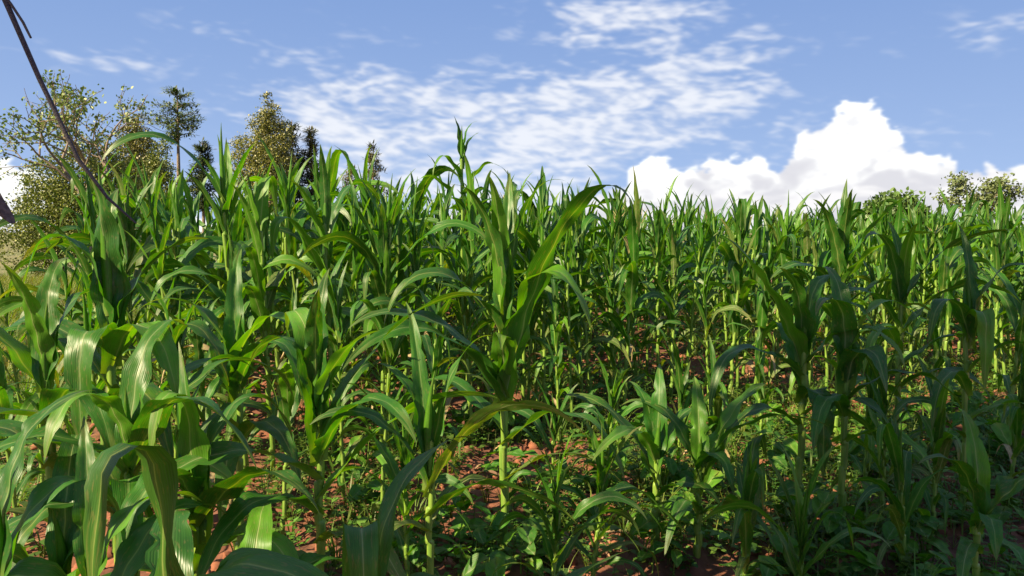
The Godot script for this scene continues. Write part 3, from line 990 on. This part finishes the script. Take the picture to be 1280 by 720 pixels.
	hero(P(630, 2.8), -2.8, 1.02, 0.0185, "tall dark maize plant in the middle, huge leaf arching up and over", [
		[0.60, -4, 1.06, 0.148, [76, 73, 64, 44, -100], 10, dk], [0.64, -38, 0.80, 0.13, [76, 74, 64, -50, -80], 0, gr],
		[0.62, 176, 0.72, 0.088, [66, 52, 30, 4, -40], 40, dk], [0.84, 172, 0.66, 0.085, [66, 52, 20, -48, -82], 30, dk],
		[0.58, 188, 0.80, 0.085, [62, 52, 24, -16, -50], 46, gr], [0.86, 80, 0.62, 0.085, [86, 84, 80, 72, 50], 20, dk], [0.88, 250, 0.58, 0.085, [86, 84, 80, 70, 40], -20, dk],
		[0.92, 20, 0.60, 0.085, [86, 82, 76, 60, -20], 10, dk], [0.95, 190, 0.55, 0.075, [84, 80, 70, 52, -10], 0, gr], [0.48, 150, 0.66, 0.085, [50, 40, 0, -50, -76], 0, dk], [0.44, 330, 0.64, 0.085, [46, 36, -4, -56, -78], 0, gr],
		[0.58, 268, 0.46, 0.10, [84, 78, 62, 10, -60], 20, dk], [0.30, 20, 0.56, 0.06, [42, 30, -6, -40, -60], 20, M.worn], [0.26, 200, 0.5, 0.06, [40, 26, -10, -50, -66], 0, M.worn]], "", 0.42)
	hero(P(824, 2.75), -2.75, 0.36, 0.0165, "small pale-stalked maize plant in the weeds, leaves spreading to the left", [
		[0.24, 152, 0.52, 0.088, [74, 62, 44, 16, -14], 20, gr], [0.30, 75, 0.42, 0.075, [86, 82, 74, 58, 14], 0, fr], [0.28, 28, 0.42, 0.072, [76, 66, 48, 8, -36], 20, gr],
		[0.33, 205, 0.56, 0.070, [56, 42, 14, -8, -36], 30, dk], [0.16, 214, 0.42, 0.062, [58, 36, -4, -44, -62], 10, dk], [0.18, 330, 0.36, 0.065, [62, 40, -6, -48, -66], 0, fr], [0.34, 120, 0.34, 0.07, [84, 78, 66, 40, 0], 0, fr]], "", 0.16)
	hero(P(879, 2.7), -2.7, 0.34, 0.0165, "small maize plant with a broad lit leaf leaning to the right in the weeds", [
		[0.24, 30, 0.56, 0.104, [74, 64, 50, 26, -20], 10, g2], [0.30, -28, 0.54, 0.070, [70, 56, 30, 4, -24], 30, dk], [0.28, 150, 0.46, 0.078, [78, 68, 50, 10, -40], 20, gr], [0.30, 290, 0.32, 0.065, [76, 60, 0, -60, -76], 0, fr], [0.16, 205, 0.40, 0.060, [54, 34, -10, -50, -66], 0, gr], [0.33, 85, 0.36, 0.075, [86, 80, 70, 50, 20], 0, fr], [0.15, 350, 0.36, 0.06, [50, 30, -10, -50, -66], 0, gr]], "", 0.14)
	hero(P(1007, 3.0), -3.0, 0.80, 0.0185, "sturdy lit maize plant with a broad leaf reaching up to the left", [
		[0.70, 170, 0.66, 0.112, [70, 62, 54, 48, 30], 30, gr], [0.66, 178, 0.64, 0.078, [50, 26, 4, -64, -84], 30, dk], [0.56, 268, 0.50, 0.095, [62, 14, -82, -88, -88], 0, g2],
		[0.74, 40, 0.48, 0.10, [84, 80, 66, 20, -40], 0, fr], [0.76, 215, 0.44, 0.09, [86, 82, 72, 40, 0], 10, fr], [0.70, 0, 0.50, 0.08, [62, 50, 16, -44, -80], -20, dk], [0.50, -12, 0.5, 0.085, [54, 34, -14, -60, -80], 0, dk], [0.46, 165, 0.5, 0.08, [46, 26, -24, -66, -80], 0, gr], [0.62, 100, 0.5, 0.09, [76, 66, 34, -30, -70], 0, dk]], "", 0.3)
	hero(P(1062, 2.9), -2.9, 0.72, 0.017, "shaded maize plant with broad dark upright leaves beside the sturdy lit one", [
		[0.62, 185, 0.52, 0.11, [88, 86, 76, 10, -80], 0, dk], [0.66, 10, 0.52, 0.10, [82, 78, 60, -30, -80], 0, dk], [0.60, 280, 0.44, 0.10, [80, 70, 20, -60, -80], 0, dk], [0.56, -6, 0.50, 0.08, [56, 40, 6, -40, -70], 20, dk], [0.50, 200, 0.46, 0.085, [54, 36, -10, -56, -76], 0, dk], [0.68, 90, 0.5, 0.09, [86, 80, 70, 40, 0], 0, gr], [0.40, 320, 0.44, 0.07, [46, 24, -24, -60, -76], 0, gr]], "", 0.26)
	hero(P(1128, 3.5), -3.5, 1.02, 0.018, "tall shaded maize plant with ragged leaves hanging to both sides", [
		[0.96, 184, 0.62, 0.085, [80, 74, 60, 20, -40], 20, dk], [0.98, 6, 0.66, 0.085, [70, 62, 44, 20, 0], 30, dk], [0.86, 175, 0.66, 0.07, [60, 44, 16, -10, -30], 40, dk], [0.82, -6, 0.70, 0.085, [64, 54, 30, -20, -60], 30, dk], [0.74, 190, 0.60, 0.085, [56, 38, -6, -60, -80], 0, dk], [0.66, 2, 0.66, 0.085, [52, 40, 12, -40, -76], 20, dk], [0.54, -14, 0.60, 0.085, [50, 34, -6, -56, -80], 0, dk], [0.50, 170, 0.60, 0.085, [46, 28, -18, -62, -80], 0, dk], [0.98, 90, 0.5, 0.07, [86, 82, 76, 60, 30], 0, gr], [1.0, 260, 0.5, 0.07, [86, 82, 72, 50, 10], 0, dk]], "", 0.34, 0.88)
	hero(P(1217, 3.1), -3.1, 0.98, 0.018, "dark maize plant with one leaf hanging straight down near the right edge", [
		[0.90, 262, 0.62, 0.095, [84, 60, -84, -88, -88], 0, dk], [0.92, 180, 0.60, 0.085, [70, 58, 10, -70, -84], 0, dk], [0.94, 0, 0.60, 0.09, [84, 78, 60, 0, -60], 0, dk], [0.78, 350, 0.60, 0.085, [60, 40, -10, -70, -84], 0, dk], [0.66, 190, 0.60, 0.085, [54, 34, -16, -66, -84], 0, dk], [0.52, 10, 0.56, 0.085, [50, 30, -16, -60, -80], 0, dk], [0.96, 90, 0.56, 0.08, [86, 84, 80, 70, 50], 0, dk], [0.44, 160, 0.50, 0.08, [44, 24, -24, -66, -80], 0, gr]], "", 0.36, 0.84)
	hero(P(1238, 2.25), -2.25, 0.36, 0.0145, "small shaded maize plant with a bluish leaf at the right edge", [
		[0.32, 8, 0.44, 0.098, [64, 58, 44, 10, -30], 18, dk], [0.34, 160, 0.34, 0.075, [80, 72, 54, 10, -40], 0, dk], [0.30, 250, 0.28, 0.07, [70, 50, 0, -50, -70], 0, dk], [0.24, 200, 0.30, 0.06, [50, 30, -14, -50, -66], 0, dk], [0.34, 80, 0.36, 0.07, [86, 80, 70, 50, 20], 0, dk]], "", 0.14)
	hero(P(1052, 4.3), -4.3, 1.05, 0.018, "tall maize plant with a fan of wide pointed leaves against the white cloud", [
		[0.98, 182, 0.62, 0.10, [80, 74, 64, 50, 0], 10, gr], [1.01, 10, 0.66, 0.09, [72, 62, 54, 46, 30], 20, gr], [1.00, 150, 0.56, 0.09, [86, 82, 78, 70, 50], 0, fr], [0.95, 340, 0.66, 0.09, [66, 52, 34, 14, -14], 30, dk], [0.86, 178, 0.7, 0.085, [62, 46, 14, -14, -40], 30, dk], [0.79, 0, 0.7, 0.09, [58, 44, 8, -40, -70], 0, gr], [0.69, 186, 0.7, 0.09, [56, 40, 0, -54, -78], 0, gr], [0.57, 6, 0.66, 0.085, [52, 34, -10, -60, -80], 0, dk], [0.43, 180, 0.6, 0.08, [46, 28, -18, -64, -80], 0, gr], [1.03, 60, 0.6, 0.08, [86, 84, 80, 76, 60], 0, fr], [1.03, 260, 0.56, 0.08, [86, 82, 76, 60, 30], 0, gr]], "", 0.3, 0.93)
	# the big plants near the left edge
	hero(P(134, 2.2), -2.2, 1.06, 0.0185, "tall dark maize plant behind the dry twig, broad leaf standing straight up", [
		[0.92, 255, 0.52, 0.112, [89, 88, 87, 84, 40], 10, dk], [0.90, 30, 0.46, 0.095, [78, 72, 54, 34, -10], 20, dk], [0.92, 178, 0.56, 0.09, [86, 82, 60, -66, -86], 0, dk], [0.86, 272, 0.52, 0.10, [76, 30, -82, -88, -88], -10, g2],
		[0.84, -4, 0.52, 0.10, [66, 44, -10, -64, -84], -20, dk], [0.78, 196, 0.60, 0.085, [58, 44, 14, -30, -70], 30, g2], [0.66, 320, 0.56, 0.10, [62, 42, -6, -60, -80], 10, gr], [0.60, -6, 0.66, 0.085, [60, 50, 22, -44, -86], 10, fr], [0.52, 190, 0.60, 0.085, [52, 36, -6, -58, -80], 0, dk], [0.44, 20, 0.6, 0.085, [48, 36, -10, -60, -80], 0, gr], [0.96, 100, 0.45, 0.09, [88, 86, 82, 70, 20], 0, dk], [0.42, 250, 0.5, 0.08, [44, 24, -30, -66, -80], 0, gr]], "", 0.45)
	hero(P(50, 2.15), -2.15, 0.84, 0.0175, "maize plant with a thick lit stalk near the left edge", [
		[0.76, 160, 0.56, 0.085, [70, 60, 36, -10, -50], 20, gr], [0.78, 20, 0.50, 0.085, [84, 78, 60, -30, -80], 0, fr], [0.72, 188, 0.52, 0.09, [20, 8, -6, -16, -30], 20, dk], [0.70, -8, 0.50, 0.095, [54, 36, -8, -50, -76], 0, dk], [0.80, 100, 0.44, 0.08, [86, 82, 74, 50, 0], 0, gr], [0.80, 265, 0.40, 0.07, [84, 80, 72, 60, 40], 0, fr], [0.60, 205, 0.52, 0.085, [44, 24, -24, -62, -80], 0, g2], [0.56, 330, 0.50, 0.085, [40, 20, -30, -66, -80], 0, dk], [0.40, 180, 0.5, 0.07, [40, 16, -36, -68, -80], 0, M.worn]], "", 0.26)
	hero(P(152, 1.9), -1.9, 0.64, 0.0165, "leafy maize plant below the dry twig with a long leaf arching to the right", [
		[0.58, -8, 0.70, 0.088, [58, 48, 18, -20, -56], 26, gr], [0.60, 4, 0.60, 0.085, [62, 54, 32, -30, -80], 10, fr], [0.58, 186, 0.50, 0.09, [60, 42, 0, -50, -76], 0, dk], [0.62, 80, 0.50, 0.08, [86, 80, 66, 20, -40], 0, gr], [0.62, 255, 0.44, 0.085, [82, 72, 30, -50, -80], 0, g2], [0.46, 200, 0.50, 0.085, [50, 30, -16, -60, -78], 0, dk], [0.42, 340, 0.50, 0.085, [48, 30, -14, -58, -78], 0, dk], [0.5, 300, 0.46, 0.085, [60, 40, -12, -60, -80], 0, dk]], "", 0.22)
	hero(P(62, 1.75), -1.75, 0.42, 0.015, "low shaded maize plant with ribbed drooping leaves near the left edge", [
		[0.40, 20, 0.42, 0.10, [80, 70, 10, -72, -86], 0, g2], [0.38, 200, 0.44, 0.09, [60, 44, -6, -60, -80], 0, dk], [0.36, 290, 0.4, 0.09, [56, 30, -24, -64, -80], 0, dk], [0.40, 110, 0.46, 0.08, [84, 76, 60, 10, -50], 0, gr]], "", 0.18)
	hero(P(290, 2.55), -2.55, 0.70, 0.0155, "maize plant with a leaf curling over like a hook above the short bright one", [
		[0.58, 190, 0.58, 0.085, [74, 66, 34, -70, -86], 10, fr], [0.60, -6, 0.56, 0.09, [70, 58, 18, -60, -84], 0, gr], [0.64, 170, 0.5, 0.08, [84, 76, 56, 10, -50], 0, gr], [0.66, 20, 0.46, 0.085, [82, 72, 40, -40, -80], 0, dk], [0.50, 200, 0.52, 0.085, [54, 36, -10, -60, -80], 0, dk], [0.44, 350, 0.52, 0.085, [50, 34, -10, -60, -80], 0, dk], [0.66, 100, 0.5, 0.075, [87, 84, 78, 60, 20], 0, fr], [0.4, 280, 0.46, 0.08, [50, 24, -30, -66, -80], 0, dk]], "", 0.24)
	hero(P(578, 5.6), -5.6, 1.86, 0.018, "tallest maize plant rising clear of the stand with a furled pale top", [
		[1.62, 190, 0.50, 0.075, [78, 66, 34, -60, -84], 0, gr], [1.72, 10, 0.40, 0.07, [84, 80, 70, 50, 20], 20, fr], [1.78, 170, 0.42, 0.07, [86, 84, 80, 74, 60], 0, fr], [1.80, 30, 0.40, 0.06, [88, 84, 78, 60, 0], 0, fr], [1.5, 0, 0.6, 0.085, [70, 62, 40, -20, -60], 0, gr], [1.4, 180, 0.66, 0.09, [66, 58, 30, -30, -70], 0, gr], [1.25, 350, 0.7, 0.09, [62, 54, 20, -40, -74], 0, dk], [1.1, 170, 0.7, 0.09, [60, 50, 14, -44, -76], 0, dk], [0.95, 0, 0.7, 0.09, [56, 46, 6, -50, -78], 0, dk], [0.8, 185, 0.7, 0.085, [52, 40, 0, -56, -78], 0, gr], [0.6, 5, 0.6, 0.07, [46, 30, -16, -62, -80], 0, M.worn]], "", 0.34, 0.93)
	# half-grown plants scattered between the near row and the stand: [px, distance, height, label]
	for q in [
		[775, 4.7, 1.22, "lit half-grown maize plant standing alone by bare red soil in the clearing"],
		[700, 4.3, 1.05, "slender half-grown maize plant just behind the tall dark one in the middle"],
		[842, 5.1, 1.45, "half-grown maize plant behind the lone lit one at the edge of the clearing"],
		[893, 4.6, 1.15, "half-grown maize plant left of the sturdy lit plant"],
		[925, 5.3, 1.5, "tall pale maize plant at the edge of the clearing above the weeds"],
		[960, 4.1, 0.72, "short maize seedling left of the sturdy lit plant's foot"],
		[852, 3.5, 0.55, "tiny maize seedling in the weeds behind the two small plants"],
		[905, 3.5, 0.62, "tiny upright maize seedling behind the broad lit leaf"],
		[730, 5.0, 1.3, "half-grown maize plant beside the red clods in the middle"],
		[660, 4.9, 1.35, "half-grown maize plant half hidden by the huge arching leaf"],
		[470, 3.0, 1.05, "maize plant between the glossy plant and the tall dark one"],
		[535, 3.3, 1.1, "maize plant left of the tall dark one, leaves over bare soil"],
		[425, 3.4, 1.2, "maize plant behind the glossy fanned plant"],
		[345, 3.0, 1.15, "maize plant behind the hooked leaf, left of the glossy plant"],
		[255, 3.1, 1.1, "maize plant between the tall dark plant by the twig and the hooked leaf"],
		[205, 2.7, 1.15, "maize plant just right of the tall dark plant by the twig"],
		[88, 2.9, 1.2, "maize plant behind the thick lit stalk near the left edge"],
		[10, 2.7, 1.05, "maize plant cut by the left edge, rough grass behind it"],
		[300, 3.6, 1.38, "tall maize plant at the front corner of the stand"],
		[480, 4.0, 1.4, "maize plant at the front of the stand above bare red soil"],
		[590, 4.2, 1.35, "maize plant at the front of the stand left of the tall dark one"],
		[1170, 4.6, 1.35, "half-grown maize plant before the sunlit soil"],
		[1100, 4.4, 1.2, "shaded half-grown maize plant beside the ragged tall plant"],
		[1265, 4.0, 1.45, "tall maize plant cut by the right edge"],
		[1090, 3.4, 0.7, "short shaded maize plant at the foot of the ragged tall one"],
		[1180, 2.9, 0.62, "short dark maize plant between the shaded plants"],
		[1275, 3.3, 0.8, "short dark maize plant cut by the right edge"],
		[965, 5.6, 1.6, "tall maize plant behind the sturdy lit one"],
		[505, 2.5, 0.62, "short maize plant in the weeds left of the tall dark stalk"],
		[690, 3.2, 0.55, "tiny maize seedling right of the tall dark stalk"],
		[760, 3.4, 0.5, "tiny maize seedling among the weeds near the small pale-stalked plant"],
		[940, 2.45, 0.50, "tiny maize seedling at the bottom, left of the bean patch"],
		[1148, 2.55, 0.55, "tiny shaded maize seedling near the lower right corner"],
		[742, 2.5, 0.50, "tiny maize seedling in the weeds near the bottom middle"],
		[1010, 2.2, 0.40, "tiniest maize seedling at the bottom edge below the sturdy lit plant"],
		[690, 2.2, 0.50, "small maize seedling at the bottom edge right of the slim plant"],
		[1115, 3.0, 0.75, "short shaded maize plant right of the broad dark upright leaves"],
		[98, 3.8, 1.30, "maize plant at the field's left margin before the olive bush"],
		[38, 3.2, 1.00, "short maize plant at the field's left margin over the rough grass"],
		[140, 4.4, 1.38, "tall maize plant at the back of the field's left margin"],
		[22, 4.3, 1.15, "outermost maize plant at the left margin, standing in grass"],
	]:
		maize(P(q[0], q[1]), -float(q[1]), q[2], q[3], "")

const ORD := ["first", "second", "third", "fourth", "fifth", "sixth", "seventh", "eighth", "ninth", "tenth", "eleventh", "twelfth", "thirteenth", "fourteenth", "fifteenth", "sixteenth", "seventeenth", "eighteenth", "nineteenth", "twentieth", "twenty-first", "twenty-second", "twenty-third", "twenty-fourth", "twenty-fifth", "twenty-sixth", "twenty-seventh", "twenty-eighth", "twenty-ninth", "thirtieth"]

func make_stand() -> void:
	var count := 0
	var z := -3.5
	var spots := []
	var row := 0
	while z > -11.5:
		var x := -0.64 * -z + rng.randf_range(0, 0.3)
		while x < 0.76 * -z:
			var jx := x + rng.randf_range(-0.09, 0.09)
			var jz := z + rng.randf_range(-0.12, 0.12) + jx * -0.12
			x += 0.238 + 0.013 * (-z - 4.0)
			var px := 640.0 + jx / -jz * 930.0
			# the near edge of the dense stand runs back to the right
			var front := lerpf(3.4, 5.1, sm(150.0, 1100.0, px))
			var deep := -jz - front
			if deep < 0.0 or deep > 4.3 or px < 105.0 or jx < -3.3 or px > 1310.0:
				continue
			var h := lerpf(1.82, 1.51, sm(380.0, 950.0, px)) * rng.randf_range(0.82, 1.06)
			spots.append([px, jx, jz, h, deep])
			count += 1
		z -= 0.52
		row += 1
	var bins := {}
	spots.sort_custom(func(a, b): return a[0] < b[0])
	for q in spots:
		if true:
			var px: float = q[0]
			var deep: float = q[4]
			var where := "by the hook-leaved plant" if px < 330.0 else ("under the pale pointed tree" if px < 450.0 else ("round the tallest plant" if px < 700.0 else ("behind the clearing" if px < 950.0 else ("under the towering white cloud" if px < 1130.0 else "under the airy tree"))))
			var rank := "front-rank" if deep < 0.7 else ("second-rank" if deep < 1.5 else ("third-rank" if deep < 2.4 else ("far" if deep < 3.4 else "farthest")))
			var key := "%s maize plants %s" % [rank, where]
			bins[key] = int(bins.get(key, 0)) + 1
			maize(q[1], q[2], q[3], "%s from the left of the %s" % [ORD[bins[key] - 1], key], "maize plants of the dense stand", rng.randf() < 0.08 and deep > 0.8)
	# behind the plants that can be told apart the field goes on as one mass
	for k in 3:
		var st := SurfaceTool.new()
		st.append_from(LIB.stalk[k], 0, Transform3D(Basis.from_scale(Vector3(1, 1.3, 1)), Vector3.ZERO))
		for i in 12:
			var t := (i + 1.0) / 12.0
			var kind := "up" if t > 0.7 else ("low" if t < 0.3 else "arch")
			st.append_from(pick(LIB[kind]), 0, Transform3D(Basis(Vector3.UP, i * PI + rng.randf_range(-0.6, 0.6)), Vector3(0, 1.3 * lerpf(0.1, 0.97, t), 0)))
		var xf := []
		var cl := []
		for i in 130:
			var px := rng.randf_range(110.0, 1310.0)
			var dd := lerpf(3.4, 5.5, sm(150.0, 1100.0, px)) + rng.randf_range(4.3, 7.5)
			if i > 95:
				px = rng.randf_range(1330.0, 1600.0)
				dd = rng.randf_range(5.0, 9.5)
			if P(px, dd) < -3.6:
				continue
			var sc := rng.randf_range(0.84, 1.02) * lerpf(0.88, 0.77, sm(380.0, 950.0, px))
			xf.append(Transform3D(Basis(Vector3.UP, rng.randf() * TAU) * Basis.from_scale(Vector3(1, sc, 1)), Vector3(P(px, dd), ground_y(P(px, dd), -dd), -dd)))
			cl.append(Color.WHITE)
		scatter("distant_maize", "far rows of maize massed behind the stand", st.commit(), M.leaf[k * 2 % 5], xf, cl)
	print("stand ", count)

func visible_spot(r: RandomNumberGenerator, d0: float, d1: float) -> Vector2:
	var d := sqrt(lerpf(d0 * d0, d1 * d1, r.randf()))
	return Vector2(P(r.randf_range(-160.0, 1440.0), d), -d)

func make_undergrowth() -> void:
	var r := RandomNumberGenerator.new()
	r.seed = 818
	var cover := FastNoiseLite.new()
	cover.seed = 60
	cover.frequency = 0.55
	cover.fractal_octaves = 3
	var spec := [["weed_undergrowth", "low upright green weeds covering the red soil", 0, 9500, 0.4, 1.15], ["seedling_undergrowth", "broad-leaved green seedlings scattered over the soil", 1, 8000, 0.35, 1.0], ["grass", "thin green grass tufts between the maize stalks", 2, 4800, 0.6, 1.5], ["dead_leaf_litter", "dry pale leaf litter strewn on the red soil", 3, 1900, 0.4, 1.7]]
	for s in spec:
		var xf := []
		var cl := []
		while xf.size() < int(s[3]):
			var q := visible_spot(r, 1.2, 11.0)
			var px := 640.0 + q.x / -q.y * 930.0
			# thick in the clearing, thin under the stand and on the bare patches
			var dens := 0.40 + cover.get_noise_2d(q.x, q.y) * 1.5 + 0.6 * sm(560.0, 760.0, px) * sm(5.6, 4.2, -q.y) + 0.3 * sm(4.8, 6.0, -q.y)
			if int(s[2]) == 3:
				dens = 0.8
			if r.randf() > dens:
				continue
			var sc := r.randf_range(s[4], s[5])
			xf.append(Transform3D(Basis(Vector3.UP, r.randf() * TAU) * Basis(Vector3(1, 0, 0), r.randf_range(-0.2, 0.2)) * Basis.from_scale(Vector3.ONE * sc), Vector3(q.x, ground_y(q.x, q.y), q.y)))
			var g := r.randf_range(0.65, 1.55)
			if int(s[2]) == 3:
				cl.append(Color(0.30, 0.20, 0.10) * g if r.randf() < 0.5 else Color(0.2, 0.11, 0.06) * g)
			else:
				cl.append(Color(g * r.randf_range(0.85, 1.45), g, g * r.randf_range(0.7, 1.1)))
		scatter(s[0], s[1], herb_mesh(s[2], 900 + int(s[2])), M.litter if int(s[2]) == 3 else M.weed, xf, cl)
	var mx := []
	var mc := []
	for i in 7000:
		var p := Vector2(r.randf_range(-14.0, -2.2), -r.randf_range(2.0, 20.0))
		if p.x / -p.y < -0.75 or p.x > -2.9 - p.y * -0.05:
			continue
		mx.append(Transform3D(Basis(Vector3.UP, r.randf() * TAU) * Basis.from_scale(Vector3.ONE * r.randf_range(1.0, 2.8)), Vector3(p.x, ground_y(p.x, p.y), p.y)))
		var g := r.randf_range(0.8, 1.5)
		mc.append(Color(g * r.randf_range(1.0, 2.2), g, g * r.randf_range(0.7, 1.3)))
	scatter("meadow_grass", "rough yellow-green grass growing beside the field", herb_mesh(2, 955), M.weed, mx, mc)
	for k in 3:
		var xf := []
		var cl := []
		for i in 4200:
			var q := visible_spot(r, 1.2, 9.0)
			var sc := pow(r.randf(), 2.6) * 0.034 + 0.004
			xf.append(Transform3D(Basis(Vector3(r.randfn(), r.randfn(), r.randfn()).normalized(), r.randf() * TAU) * Basis.from_scale(Vector3(1, r.randf_range(0.7, 1), r.randf_range(0.7, 1)) * sc), Vector3(q.x, ground_y(q.x, q.y) + sc * 0.25, q.y)))
			cl.append(Color.WHITE)
		scatter("soil_rubble", "crumbled red soil clods lying over the field", clod_mesh(930 + k), M.clod, xf, cl)
	# bean plants sown between the maize
	LIB.bean_leaf = [bean_leaf_mesh(1), bean_leaf_mesh(2), bean_leaf_mesh(3)]
	var st := MB.new()
	st.tube([Vector3.ZERO, Vector3(0.006, 0.1, 0), Vector3(-0.004, 0.2, 0.006)], [0.004, 0.0032, 0.002], 5)
	LIB.bean_stem = [st.done()]
	for q in [[1015, 2.9, 0.9, "at the foot of the sturdy lit maize plant"], [1050, 2.8, 0.95, "below the shaded broad-leaved maize plant"], [980, 2.6, 0.75, "left of the sturdy lit maize plant's foot"], [1075, 2.4, 0.7, "at the lower right between two shaded maize plants"]]:
		bean(P(q[0], q[1]), -float(q[1]), q[2], "leafy bright bean plant %s" % q[3], "bean plants between the maize")
	var beans := []
	for i in 125:
		beans.append([r.randf_range(430.0, 1300.0), r.randf_range(2.1, 5.0)])
	beans.sort_custom(func(a, b): return a[0] < b[0])
	var bins := {}
	for q in beans:
		var px: float = q[0]
		var d: float = q[1]
		var where := "by the slim narrow-leaved maize" if px < 600.0 else ("round the tall dark maize" if px < 750.0 else ("round the two small maize plants" if px < 900.0 else ("by the sturdy lit maize" if px < 1060.0 else "under the shaded maize")))
		var key := "%s low bean plants %s" % ["near" if d < 3.0 else ("middle" if d < 4.0 else "far"), where]
		bins[key] = int(bins.get(key, 0)) + 1
		bean(P(px, d), -d, r.randf_range(0.55, 0.95), "%s from the left of the %s" % [ORD[bins[key] - 1], key], "bean plants between the maize")
